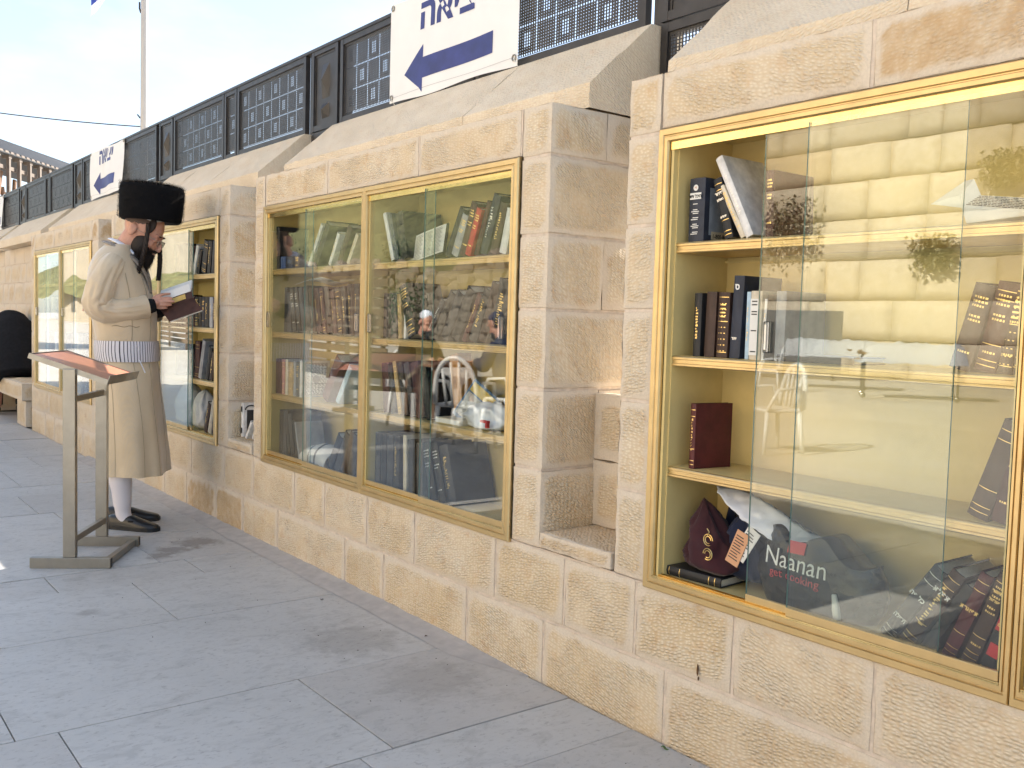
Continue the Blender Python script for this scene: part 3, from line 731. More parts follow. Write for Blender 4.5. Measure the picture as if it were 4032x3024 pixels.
row('right end of second shelf, right-hand cabinet', G1, 1.113, [
    (-1.080, .045, .190, 15, DBR, 'l'), (-1.022, .046, .192, 13, MAR, 'lb', dict(label='dark maroon book with gold medallion at the right of the second shelf', y=.04)), (-.978, .034, .188, 8, DBR, 'lo'), (-.944, .032, .185, 3, BK, 'o')])
row('third shelf of the right-hand cabinet', G1, .796, [
    (-1.820, .022, .184, 0, BURG, 'tb', dict(label='single burgundy book standing alone on the third shelf of the right-hand cabinet', d=.135, yaw=radians(-8))),
    (-1.022, .046, .222, 18, DBR, 'b', dict(label='dark brown worn book leaning at the right end of the third shelf')), (-.968, .042, .212, 11, MAR, 'l', dict(label='dark maroon book at the far right of the third shelf'))])
row('bottom shelf of the right-hand cabinet', G1, FLOOR_Z, [
    (-1.215, .036, .222, 34, BK, 'bs', dict(label='leftmost leaning black book with silver letters on the bottom shelf', text=[('כל פה', .016, .13, SILVER, .0005), ('תפלה', .014, .06, SILVER, .0003)])),
    (-1.164, .035, .219, 32, DBR, 'tb', dict(label='second leaning book with red and gold letters on the bottom shelf', text=[('תפלת', .018, .15, SILVER, .0006)])),
    (-1.112, .026, .190, 30, BK, 's', dict(label='slim black book with pale line between leaning volumes on the bottom shelf')),
    (-1.060, .030, .215, 21, BURG, 'b', dict(label='dark red leaning book with gold bands on the bottom shelf', text=[('תפארת', .014, .12, FOIL, .0004)])),
    (-1.016, .033, .221, 19, (.16, .075, .045) if False else DBR, 'bl', dict(label='brown ribbed book leaning on the bottom shelf', text=[('סידור', .011, .175, FOIL, .0003), ('ישראל', .009, .155, FOIL, .0003)])),
    (-.974, .036, .205, 17, BK, None, dict(label='rightmost black book with red labels on the bottom shelf', text=[('עם', .009, .115, FOIL, .0003), ('תהלים', .009, .10, FOIL, .0003)]))])
# red labels on the last one
for o in [o for o in bpy.data.objects if o.get('label', '').startswith('rightmost black book')]:
    b = MB(); b.box(.004, .032, -.0068, -.0060, .09, .135); b.box(.006, .030, -.0068, -.0060, .03, .06); b.box(.004, .032, -.0068, -.006, .165, .19); b.build('red_label', cloth(RED), o)
book('worn black book lying flat under the velvet bags', -1.895, .4795, .026, .205, .14, 0, BK, 'b', y=.036, group=G1, flat=Matrix.Rotation(radians(90), 4, 'Y') @ Matrix.Translation((-.026, 0, 0)), yaw=radians(4))
book('thin spiral folder lying flat on the second shelf behind glass', -1.532, 1.1145, .018, .215, .15, 0, CH, 's', y=.04, group=G1, flat=Matrix.Rotation(radians(90), 4, 'Y') @ Matrix.Translation((-.018, 0, 0)), yaw=radians(3))
# --- middle cabinet, left half
row('top shelf, left half of middle cabinet', G2, 1.432, [
    (-4.655, .040, .215, -4, BK, 't'), (-4.610, .060, .062, 0, BLU, None, dict(label='low blue book on the top shelf of the middle cabinet', d=.15)), (-4.548, .08, .056, 0, NV, None, dict(label='low navy book on the top shelf of the middle cabinet', d=.15)), (-4.44, .05, .058, 0, DBR, 'l', dict(d=.15)),
    (-4.30, .024, .235, 36, WH, 'ts', dict(label='white book with dark lettering leaning right, top shelf of the middle cabinet')), (-4.24, .046, .225, 35, BK, None), (-4.08, .026, .165, 32, WH, 't', dict(label='short white book leaning right on the middle cabinet top shelf')), (-3.99, .04, .19, 32, DBR, None), (-3.90, .026, .15, 34, CRM, 't', dict(label='cream book leaning right near the mullion of the middle cabinet'))])
row('second shelf, left half of middle cabinet', G2, 1.113, [
    (-4.556, .033, .225, 0, BK, None), (-4.52, .046, .20, -1, CH, None), (-4.452, .040, .222, -12, BK, 'ls'), (-4.398, .038, .224, -13, BK, 'ls'), (-4.345, .036, .222, -13, CH, None), (-4.295, .045, .228, -13, BK, None),
    (-4.236, .040, .218, -13, DBR, None), (-4.18, .046, .216, -13, MAR, 't'), (-4.12, .034, .220, -13, TAN if False else BURG, 'tb'), (-4.07, .044, .218, -13, DBR, None), (-4.012, .032, .214, -12, MAR, 't'), (-3.965, .04, .217, -12, DBR, 'tb'), (-3.91, .036, .222, -10, BK, 't'), (-3.86, .04, .230, -7, DBR, 't'), (-3.808, .042, .232, -3, BK, 't')])
row('third shelf, left half of middle cabinet', G2, .796, [
    (-4.652, .072, .178, 0, MAR, None), (-4.575, .034, .178, 0, PNK, 'b'), (-4.535, .030, .180, 0, CRM, 't'), (-4.500, .055, .168, 0, TAN, 'l', dict(label='short tan book with dark foot on the middle cabinet third shelf')), (-4.440, .028, .174, 0, GR, 't'), (-4.408, .034, .176, 0, DGR, 'l'),
    (-4.368, .026, .181, 0, WH, 't', dict(label='white prayer book with black scrollwork cover, middle cabinet third shelf', d=.15)), (-4.13, .060, .24, 36, BURG, None, dict(label='big burgundy book leaning right on the middle cabinet third shelf')), (-3.985, .034, .212, 36, LBL, None, dict(label='pale blue book leaning right by the mullion of the middle cabinet'))])
row('bottom shelf, left half of middle cabinet', G2, FLOOR_Z, [
    (-4.60, .044, .235, 0, BK, None), (-4.552, .040, .238, 0, CH, None), (-4.490, .028, .236, -9, BK, 's'), (-4.452, .040, .225, -12, CH, 's'), (-4.402, .028, .20, -13, BK, None), (-4.366, .016, .195, -17, GR, 's'),
    (-4.062, .045, .195, 33, BK, None), (-3.99, .050, .212, 30, CH, 's'), (-3.925, .055, .208, 26, DBR, None), (-3.86, .065, .195, 15, BK, None), (-3.775, .05, .205, 5, CH, None)])
# --- middle cabinet, right half
row('top shelf, right half of middle cabinet', G2, 1.432, [
    (-3.50, .026, .215, -21, WH, None, dict(label='white-spined black book leaning left at the left of the upper shelf')), (-3.466, .028, .207, -20, DGR, None), (-3.425, .055, .200, -14, BK, 's', dict(d=.19)),
    (-3.10, .036, .200, 29, BK, None), (-3.055, .045, .165, 25, GR, 'l'), (-3.00, .042, .205, 21, MAR, 'l'), (-2.950, .034, .180, 23, RED, 'l', dict(label='bright red book leaning on the top shelf of the middle cabinet', y=.036)), (-2.905, .026, .205, 22, MAR, None), (-2.868, .044, .222, 21, NV, 'ts', dict(label='tall navy book with silver star leaning on the middle cabinet top shelf')), (-2.806, .042, .185, 19, DBR, 't'), (-2.748, .04, .160, 15, WH, None, dict(label='white book at the far right of the middle cabinet top shelf'))])
row('second shelf, right half of middle cabinet', G2, 1.113, [
    (-3.556, .050, .188, 0, BK, None), (-3.502, .056, .190, 0, CH, None), (-3.430, .030, .185, -6, TAN, 't', dict(label='tan and gold book beside black volumes, second shelf of middle cabinet')), (-3.388, .014, .10, 0, WH, None), (-3.350, .062, .225, -22, BK, 'bl', dict(label='thick black book with gold title leaning left, middle cabinet second shelf')),
    (-3.236, .026, .195, 38, NV, 'ts'), (-3.178, .040, .215, 34, BK, None), (-3.115, .048, .205, 31, CH, None), (-3.045, .054, .215, 29, BK, None), (-2.970, .026, .200, 29, BURG, 't'), (-2.925, .046, .210, 26, BK, 't'), (-2.862, .05, .225, 20, DBR, None), (-2.795, .075, .228, 14, BK, 't')])
row('third shelf, right half of middle cabinet', G2, .796, [
    (-3.540, .055, .210, -7, MAR, None), (-3.475, .034, .205, -11, BK, None), (-3.418, .028, .224, -15, TAN, 'tb', dict(label='black book with glittering gold spine leaning left, middle cabinet third shelf')), (-3.375, .038, .222, -16, BK, None), (-3.325, .038, .222, -16, CH, None), (-3.272, .060, .226, -16, MAR, None, dict(d=.18)), (-3.20, .045, .205, -16, BK, None)])
row('bottom shelf, right half of middle cabinet', G2, FLOOR_Z, [
    (-3.605, .045, .228, 0, CH, None), (-3.555, .044, .230, 0, BK, 's'), (-3.505, .050, .230, 0, CH, None), (-3.448, .045, .232, 0, BK, 't'), (-3.368, .026, .240, -2, CRM, 't', dict(label='thin cream book among black volumes on the middle cabinet bottom shelf')), (-3.325, .050, .226, -3, BK, None), (-3.262, .046, .220, -3, CH, None), (-3.165, .052, .232, -17, BK, 'ls'), (-3.095, .050, .238, -18, BK, 'ls'), (-3.03, .06, .236, -19, CH, 't', dict(label='large charcoal book with its cover showing, right end of bottom shelf', d=.185))])
# --- cabinet by the man
row('top shelf of cabinet by the man', G3, 1.432, [(-6.25, .05, .20, 0, BK, 't'), (-6.19, .05, .19, 0, MAR, 't'), (-6.12, .05, .2, -10, BK, None), (-5.965, .030, .180, 18, MAR, None), (-5.915, .040, .185, 22, WH, None, dict(label='white book leaning right on the top shelf by the man')), (-5.845, .040, .150, 22, BK, 't'), (-5.765, .075, .195, 16, BK, 'b'), (-5.66, .05, .19, 10, BK, 't'), (-5.59, .05, .19, 8, CH, None)])
row('second shelf of cabinet by the man', G3, 1.113, [(-6.2, .05, .20, 0, BK, 't'), (-6.14, .05, .19, 0, CH, 't'), (-5.94, .066, .188, 0, MAR, 'l'), (-5.865, .055, .182, 0, BK, 'lb'), (-5.80, .052, .182, 0, BK, 't'), (-5.74, .045, .182, 0, NV, 'l'), (-5.69, .066, .182, 0, BK, 't'), (-5.615, .050, .180, 0, WH, 't', dict(label='white spined book on the second shelf by the man')), (-5.555, .06, .178, 0, MAR, 't')])
row('third shelf of cabinet by the man', G3, .796, [(-6.22, .05, .20, 0, BK, 't'), (-5.935, .060, .185, 0, BK, 't'), (-5.865, .080, .228, 3, MAR, 'b'), (-5.80, .050, .245, 18, GR, None, dict(label='large grey white book leaning on the third shelf by the man', d=.18)), (-5.68, .05, .205, 18, BK, None), (-5.61, .05, .17, 14, DBR, 't')])
row('bottom shelf of cabinet by the man', G3, FLOOR_Z, [(-5.70, .05, .19, 22, DBR, 't'), (-5.63, .05, .21, 20, CRM, None), (-5.56, .06, .20, 16, MAR, 't')])
# --- far cabinet
row('top shelf of the farthest cabinet', G4, 1.432, [(-10.1+.12*i, .07, .17+.02*((i*7) % 3), (0, -6, 10)[i % 3], (BK, MAR, GR, DBR, NV)[i % 5], 't') for i in range(7)])
row('second shelf of the farthest cabinet', G4, 1.113, [(-10.05+.16*i, .08, .18+.015*((i*5) % 3), (0, 8, -5)[i % 3], (DBR, BK, CRM, BK, MAR)[i % 5], 't') for i in range(6)])
row('third shelf of the farthest cabinet', G4, .796, [(-10.0+.2*i, .08, .19, (0, 9)[i % 2], (BK, DBR, WH, BK)[i % 4], 't') for i in range(8)])
row('bottom shelf of the farthest cabinet', G4, FLOOR_Z, [(-9.0+.12*i, .08, .2, (0, 6)[i % 2], (BK, MAR, CRM, BK)[i % 4], 't') for i in range(5)])
# book standing in the slot between the cabinets, and papers
NB = book('white book with black arch emblem standing in the wall slot', -5.17, .511, .03, .19, .14, 0, WH, None, y=.07)
b = MB(); b.box(.0305, .031, .02, .075, .02, .15); b.tube([(.0312, .045+.035*cos(a), .15+.025*sin(a)) for a in [pi*i/8 for i in range(9)]], .004, 5); b.box(-.0002, .0002, -.003, .0, 0, 0); b.build('arch_print', INK, NB)
b = MB(); b.box(.004, .026, -.0062, -.0054, .02, .05); b.box(.004, .026, -.0062, -.0054, .14, .17); b.build('spine_print', INK, NB)
for k, (dx, dz, lean, lab) in enumerate(((.10, 0, 38, 'white booklet leaning on the standing book in the wall slot'), (.145, 0, 30, 'second white booklet lying forward in the wall slot'))):
    book(lab, -5.165+dx, .511, .02, .12, .09, lean, WH, 't', y=.05+.02*k)

# ================================================================ loose things on the shelves
VELR = simple('burgundy_velvet', (.034, .004, .008), .9, var=.3, scale=14, sheen=.12, bump=.2, bscale=300)
VELB = simple('blue_velvet', (.009, .015, .045), .9, var=.3, scale=14, sheen=.12, bump=.2, bscale=300)
PLB = simple('black_plastic_film', (.018, .017, .016), .22, var=.2, scale=8, bump=.6, bscale=30, spec=.6)
PLW = simple('white_plastic_film', (.66, .68, .72), .3, var=.05, scale=8, bump=.5, bscale=26)
def pouch(name, label, cat, c, r, mat, seed, pinch=.55, fold=.16, part='cloth', lean=0., nu=44, nv=30, sq=.7, extra=None):
    t = thing(name, label, cat); b = MB(); rings = []
    for j in range(nv+1):
        v = j/nv; zz = -1+2*v
        prof = max(.02, (1-abs(zz)**(3.0 if zz > 0 else 9.0)))**.5*(1-(1-pinch)*max(0, (zz+.35)/1.35)**1.2)
        if v < .06: prof = max(prof, .55)
        ring = []
        for i in range(nu):
            a = 2*pi*i/nu; ca, sa = cos(a), sin(a); ca = math.copysign(abs(ca)**sq, ca); sa = math.copysign(abs(sa)**sq, sa)
            q = Vector((cos(a)*1.7, sin(a)*1.7, zz*1.1+seed)); f = 1-fold*(abs(noise.noise(q*.75))*2.0-.35)-fold*.35*abs(noise.noise(q*1.9+Vector((5, 0, 0))))
            x = r[0]*ca*prof*f+lean*zz*r[0]+r[0]*.25*fold*noise.noise(q*.9); y = r[1]*sa*prof*f; z = r[2]*zz*(1+.12*fold*5*noise.noise(Vector((cos(a), sin(a), seed)))*max(0, zz))
            ring.append(Vector(c)+Vector((x, y, z)))
        rings.append(ring)
    zmin = c[2]-r[2]
    for ring in rings:
        for p in ring: p.z = max(p.z, zmin)
    b.loft(rings); b.build(part, mat, t, smooth=True, fix=True); return t
RB = pouch('velvet_bag', 'burgundy velvet bag with gold embroidery on the bottom shelf', 'bag', (-1.775, .105, .602), (.088, .062, .096), VELR, 2.3, .32, .42, lean=-.34)
BB = pouch('velvet_bag', 'dark blue velvet bag beside the burgundy bag on the bottom shelf', 'bag', (-1.672, .14, .60), (.062, .055, .100), VELB, 5.1, .6, .38, lean=-.2)
pouch('velvet_bag', 'blue velvet pouch standing at the back of the bottom shelf', 'bag', (-1.755, .205, .645), (.05, .028, .075), VELB, 8.4, .7, .18)
b = MB()
for k in (-1, 1):
    for s in (.010, .016):
        b.tube([(-1.733+.012*k*0+s*cos(a)*k, .0345+.004*abs(k), .588+.02*k+s*sin(a)) for a in [5.2*i/14 for i in range(15)]], .0014, 5)
b.tube([(-1.733, .035, .62), (-1.727, .035, .632), (-1.735, .035, .64)], .0014, 5)
b.build('embroidery', FOIL, RB)
def bag_front(x, z):
    u = (x+1.42)/.185; v = (z-.575)/.095
    return .062-.022*max(0, 1-u*u)*max(0, 1-v*v)+.007*noise.noise((x*16, z*16, 3))+.0035*abs(noise.noise((x*45, z*45, 8)))
NBAG = thing('plastic_bag', 'black plastic carrier bag with white and red lettering on the bottom shelf', 'bag')
b = MB(); nx, nz = 60, 40; F = {}; Bk = {}
def bagx(u, z):
    w = .155+.03*(1-((z-.56)/.1)**2)+.012*noise.noise((z*30, 1, 2)); return -1.425+w*u
for i in range(nx+1):
    for j in range(nz+1):
        u = -1+2*i/nx; v = j/nz; z = .4795+v*(.185+.02*sin(i*.21)-.035*max(0, u))
        x = bagx(u, z); e = (abs(u)**5)*.045
        F[i, j] = b.vert((x, bag_front(x, z)+e, z)); Bk[i, j] = b.vert((x, .165-e*.8+.008*noise.noise((x*12, z*12, 7)), z))
for i in range(nx):
    for j in range(nz):
        b.face((F[i, j], F[i+1, j], F[i+1, j+1], F[i, j+1])); b.face((Bk[i, j+1], Bk[i+1, j+1], Bk[i+1, j], Bk[i, j]))
for j in range(nz):
    for i in (0, nx): b.face((F[i, j], F[i, j+1], Bk[i, j+1], Bk[i, j]))
for i in range(nx):
    for j in (0, nz): b.face((F[i, j], F[i+1, j], Bk[i+1, j], Bk[i, j]))
b.build('film', PLB, NBAG, smooth=True, fix=True)
def on_bag(p): return (p[0], bag_front(p[0], p[2])+p[1]-.004, p[2])
R5 = Matrix.Rotation(radians(2), 4, 'Y')
text_mesh('Naanan', PAPER, NBAG, 'lettering', .066, Matrix.Translation((-1.548, 0, .588)) @ R5 @ FRONT, sx=.96, fn=on_bag)
text_mesh('get cooking', simple('red_print', (.5, .03, .03), .4), NBAG, 'lettering', .031, Matrix.Translation((-1.528, 0, .560)) @ R5 @ FRONT, sx=1.05, fn=on_bag)
b = MB()
for i in range(6):
    for j in range(5): b.quad(*[on_bag((-1.475+.008*(i+a), 0, .628+.006*(j+c))) for a, c in ((0, 0), (1, 0), (1, 1), (0, 1))])
b.build('red_square', simple('red_print_square', (.55, .03, .03), .4), NBAG)
# torn white mouth of the bag sweeping up to the left
b = MB(); n = 40; rows = []
P0 = [(-1.737, .755), (-1.70, .718), (-1.655, .692), (-1.61, .668), (-1.56, .648), (-1.52, .640), (-1.47, .652), (-1.41, .664)]
P1 = [(-1.733, .757), (-1.68, .752), (-1.63, .738), (-1.575, .722), (-1.53, .705), (-1.50, .688), (-1.46, .675), (-1.41, .667)]
def lerp(P, t):
    t = t*(len(P)-1); i = min(int(t), len(P)-2); f = t-i; return (P[i][0]+(P[i+1][0]-P[i][0])*f, P[i][1]+(P[i+1][1]-P[i][1])*f)
for i in range(n+1):
    t = i/n; a = lerp(P0, t); c = lerp(P1, t); row_ = []
    for j in range(9):
        s = j/8; x = a[0]+(c[0]-a[0])*s; z = a[1]+(c[1]-a[1])*s
        row_.append(b.vert((x, .055+.05*s+.022*abs(noise.noise((x*20, z*30, 1)))+.012*abs(noise.noise((x*50, z*60, 4))), z+.004*noise.noise((x*40, s*6, 2)))))
    rows.append(row_)
for A, B in zip(rows, rows[1:]):
    for j in range(8): b.face((A[j], B[j], B[j+1], A[j+1]))
o = b.build('torn_mouth', PLW, NBAG, smooth=True); sm = o.modifiers.new('thick', 'SOLIDIFY'); sm.thickness = .0012
b = MB()
for i in range(n+1): pass
rows = []
for i in range(25):
    t = i/24; row_ = []
    for j in range(7):
        s = j/6; x = -1.715+.28*t; z = .752-.085*t-s*(.09+.05*t); row_.append(b.vert((x, .125+.03*noise.noise((x*9, z*9, 5)), z)))
    rows.append(row_)
for A, B in zip(rows, rows[1:]):
    for j in range(6): b.face((A[j], B[j], B[j+1], A[j+1]))
o = b.build('back_film', PLB, NBAG, smooth=True); sm = o.modifiers.new('thick', 'SOLIDIFY'); sm.thickness = .001
# leaflets stuffed between the bags
for k, (x, z, a, lab) in enumerate(((-1.652, .60, 18, 'orange leaflet stuffed between the velvet and plastic bags'), (-1.628, .615, 28, 'folded white leaflet tucked in beside the orange one'))):
    t = thing('leaflet', lab, 'leaflet'); M = Matrix.Translation((x, .066+.006*k, z)) @ Matrix.Rotation(radians(a), 4, 'Y') @ Matrix.Rotation(radians(-8), 4, 'X')
    b = MB(); b.box(-.022, .022, 0, .002, -.05, .045, M=M); b.build('sheet', PAPER if k else simple('orange_paper', (.62, .33, .18), .6), t)
    b = MB()
    for q in range(9): b.box(-.017, .015-.004*(q % 3), -.0012, -.0006, -.035+.008*q, -.0325+.008*q, M=M)
    b.build('print', INK, t)
t = thing('broken_stick', 'small broken white stick standing against the glass on the bottom shelf', 'stick')
b = MB(); b.tube([(-1.322, .045, .479), (-1.327, .044, .515), (-1.334, .043, .552)], [.009, .010, .006], 7); b.build('shaft', PAPER, t, smooth=True)
# folded newspaper crane on the top shelf
t = thing('folded_newspaper', 'crumpled folded newspaper sheet lying on the top shelf behind glass', 'newspaper')
P = {k: Vector(v) for k, v in dict(a=(-1.155, .07, 1.487), b=(-1.075, .05, 1.50), c=(-1.09, .09, 1.535), d=(-1.055, .06, 1.532), e=(-1.035, .055, 1.495), f=(-1.07, .045, 1.470), g=(-.92, .05, 1.478), h=(-.92, .06, 1.448), i=(-1.06, .05, 1.437), j=(-1.10, .16, 1.436), k=(-.92, .16, 1.437)).items()}
b = MB()
for f in ('abc', 'bdc', 'bed', 'abf', 'bfe', 'egh', 'ehf', 'fhi', 'hki', 'kji', 'jfi'): b.face([b.vert(P[q]) for q in f])
o = b.build('sheet', PAPER, t); sm = o.modifiers.new('thick', 'SOLIDIFY'); sm.thickness = .001
b = MB()
for q in range(7):
    A = P['e'].lerp(P['f'], .1+.11*q)+Vector((0, -.0016, 0)); Bq = P['g'].lerp(P['h'], .1+.11*q)+Vector((0, -.0016, 0)); s = 0
    while s < .95:
        l = .03+.05*random.random(); p0 = A.lerp(Bq, s); p1 = A.lerp(Bq, min(1, s+l)); b.quad(p0, p1, p1+Vector((0, 0, .0016)), p0+Vector((0, 0, .0016))); s += l+.012
b.build('print', INK, t)
# label, emblem and phone number on the navy book
for o in [o for o in bpy.data.objects if o.get('label', '').startswith('thick navy book')]:
    b = MB(); b.box(.008, .048, -.0075, -.0068, .118, .136); b.build('spine_label', PAPER, o)
    b = MB(); b.tube([(.028, -.0078, .150), (.028, -.0070, .150)], .0085, 20); b.build('emblem', PAPER, o)
    text_mesh('היכל דוד', INK, o, 'lettering', .0125, Matrix.Translation((.028, -.0082, .1225)) @ FRONT, align='CENTER', bold=.0004, heb=True)
    text_mesh('M', simple('orange_print', (.5, .16, .05), .5), o, 'lettering', .010, Matrix.Translation((.028, -.0085, .1465)) @ FRONT, align='CENTER')
    b = MB()
    for z in (.104, .088, .083, .078, .066, .061, .048, .043, .038, .026, .021): b.box(.02-.006*((z*1000) % 2), .036+.004*((z*500) % 2), -.0078, -.0070, z, z+.0022)
    b.build('print', PAPER, o)
    RT = Matrix.Translation((.0563, .075, .012)) @ Matrix.Rotation(radians(90), 4, 'Z') @ FRONT
    b = MB(); b.box(.0564, .0569, .02, .125, .02, .15); b.build('cover_sheet', simple('grey_blue_paper', (.22, .25, .29), .5, var=.2, scale=40), o)
    b = MB(); b.box(.0570, .0574, .03, .125, .008, .03); b.build('cover_label', simple('buff_paper', (.5, .42, .28), .6), o)
    text_mesh('1-800-800-', INK, o, 'lettering', .016, Matrix.Translation((.0578, .034, .012)) @ Matrix.Rotation(radians(90), 4, 'Z') @ FRONT, bold=.0005)
for o in [o for o in bpy.data.objects if o.get('label', '').startswith('thick cream book')]:
    b = MB(); b.box(.004, .031, -.0072, -.0064, .012, .16); b.build('spine_label', PAPER, o)
    b = MB()
    for z in (.152, .143, .125, .118, .075, .02): b.box(.009, .026, -.0080, -.0073, z, z+.003)
    b.build('print', INK, o)
for o in [o for o in bpy.data.objects if o.get('label', '').startswith('white prayer book with black')]:
    b = MB()
    def ring(cy, cz, r, w=.0012, a0=0, a1=2*pi): b.tube([(.0266, cy+r*cos(a0+(a1-a0)*i/12), cz+r*sin(a0+(a1-a0)*i/12)) for i in range(13)], w, 4, cap=False)
    for y in (.02, .135): b.box(.0262, .0268, y-.001, y+.001, .012, .168)
    for z in (.012, .168): b.box(.0262, .0268, .02, .135, z-.001, z+.001)
    for iy in range(6):
        for iz in range(8):
            cy, cz = .032+.018*iy, .025+.0185*iz
            if (cy-.0775)**2+(cz-.09)**2 > .0006: ring(cy, cz, .0065, .0012, iy+iz, iy+iz+4.4); ring(cy+.006, cz+.006, .003, .001)
    b.tube([(.0262, .0775, .09), (.0270, .0775, .09)], .02, 20); b.build('scrollwork', INK, o)
# open book, box, booklet and plastic bag in the middle cabinet
t = thing('open_book', 'open book propped with its printed pages facing out, middle cabinet top shelf', 'book'); t.matrix_world = Matrix.Translation((-3.31, .075, 1.4335)) @ Matrix.Rotation(radians(-10), 4, 'Y') @ Matrix.Rotation(radians(-14), 4, 'X')
b = MB(); b.box(-.16, .16, .004, .010, 0, .125); b.build('cover', cloth(BK), t)
b = MB(); n = 16; A = []; B = []
for i in range(n+1):
    u = -1+2*i/n; y = -.006*(1-abs(u))**.5*1.2-.001
    A.append(b.vert((.155*u, y, .003))); B.append(b.vert((.155*u, y, .121)))
for i in range(n): b.face((A[i], A[i+1], B[i+1], B[i]))
b.build('pages', PAPER, t, smooth=True)
b = MB()
for q in range(17):
    for (x0, x1) in ((-.05, .0), (.012, .07), (.08, .142)): b.box(x0, x1-.006*(q % 3), -.0088, -.0082, .01+.0062*q, .0118+.0062*q)
b.build('print', simple('grey_ink', (.25, .25, .24), .8), t)
b = MB(); b.box(-.14, -.075, -.0092, -.0086, .03, .11); b.build('notice', simple('notice_white', (.8, .8, .78), .6), t)
b = MB(); b.box(-.085, -.074, -.0096, -.0090, .03, .11); b.build('green_stripe', simple('green_print', (.25, .4, .08), .5), t)
t = thing('cardboard_box', 'worn orange and brown box standing at the back of the third shelf', 'box'); t.matrix_world = Matrix.Translation((-3.125, .13, .797)) @ Matrix.Rotation(radians(-12), 4, 'Y')
b = MB(); b.bevbox(0, .06, 0, .07, 0, .265, .002); b.build('body', simple('orange_card', (.50, .24, .07), .6, var=.25, scale=30), t, fix=True)
t = thing('booklet', 'blue and yellow illustrated booklet leaning on the third shelf', 'booklet'); t.matrix_world = Matrix.Translation((-3.02, .10, .797)) @ Matrix.Rotation(radians(24), 4, 'Y') @ Matrix.Rotation(radians(-22), 4, 'X')
b = MB(); b.bevbox(-.09, .09, 0, .008, 0, .165, .001); b.build('cover', simple('booklet_blue', (.06, .14, .26), .4, var=.3, scale=20), t, fix=True)
b = MB(); b.box(-.078, .078, -.0012, -.0004, .118, .155); b.build('yellow_band', simple('booklet_yellow', (.60, .44, .10), .5), t)
b = MB(); b.box(-.078, .07, -.0012, -.0004, .015, .112); b.build('text_panel', simple('booklet_grey', (.42, .42, .40), .5, var=.3, scale=120), t)
t = thing('prayer_book', 'pale cream paperback lying flat on the third shelf of the middle cabinet', 'book'); t.matrix_world = Matrix.Translation((-3.13, .04, .797)); b = MB(); b.bevbox(0, .17, 0, .12, 0, .022, .002); b.build('cover', cloth(CRM), t, fix=True); b = MB(); b.box(.003, .165, -.0008, .001, .003, .019); b.build('page_block', PAPER, t)
WB = pouch('plastic_bag', 'crumpled white plastic bag on the third shelf of the middle cabinet', 'bag', (-2.85, .11, .845), (.155, .075, .050), PLW, 3.9, .6, .34, part='film', lean=.0, sq=.8)
b = MB(); b.box(-2.80, -2.755, .018, .030, .830, .839); b.box(-2.768, -2.757, .018, .030, .812, .830); b.build('red_print', cloth(RED), WB)
t = pouch('plastic_bag', 'twisted white bag handle standing up at the right of the third shelf', 'bag', (-2.72, .12, .905), (.05, .04, .065), PLW, 6.6, .5, .35, part='film')
TAL = thing('prayer_shawl', 'folded white prayer shawl with black stripes on the bottom shelf', 'shawl'); t = TAL
WOOL = simple('white_wool', (.66, .65, .63), .85, var=.06, scale=40, bump=.4, bscale=250)
for mats, ranges in ((WOOL, [(0, .34), (.40, .58), (.64, 1)]), (INK, [(.34, .40), (.58, .64)])):
    b = MB()
    for (u0, u1) in ranges:
        rows = []
        for i in range(13):
            u = u0+(u1-u0)*i/12; x = -4.36+.28*u; row_ = []
            for j in range(15):
                a = pi*j/14; y = .115-.075*cos(a); z = .4795+.065*sin(a)**.7*(1+.35*sin(u*3))+.008*noise.noise((x*25, y*25, 2))+.05*u*(1-u); row_.append(b.vert((x, y, z)))
            rows.append(row_)
        for A, B in zip(rows, rows[1:]):
            for j in range(14): b.face((A[j], B[j], B[j+1], A[j+1]))
    b.build('wool_cloth' if mats is WOOL else 'stripe', mats, t, smooth=True)
t = thing('paper_sheet', 'loose white sheet curling on top of the books, middle cabinet second shelf', 'paper')
b = MB(); rows = []
for i in range(9):
    u = i/8; rows.append([b.vert((-4.47+.30*u, .06+.14*v/4, 1.352+.022*u+.012*sin(v*.9+u*2)+(.006*v if u < .4 else 0))) for v in range(5)])
for A, B in zip(rows, rows[1:]):
    for j in range(4): b.face((A[j], B[j], B[j+1], A[j+1]))
o = b.build('sheet', PAPER, t, smooth=True); sm = o.modifiers.new('thick', 'SOLIDIFY'); sm.thickness = .0008
pouch('cloth_bag', 'white cloth bag with fringe on the bottom shelf by the man', 'bag', (-5.87, .12, .60), (.10, .08, .122), WOOL, 9.2, .6, .3)
pouch('plastic_bag', 'white plastic bag behind the glass by the man', 'bag', (-6.15, .12, .62), (.14, .08, .14), PLW, 1.2, .6, .3, part='film')
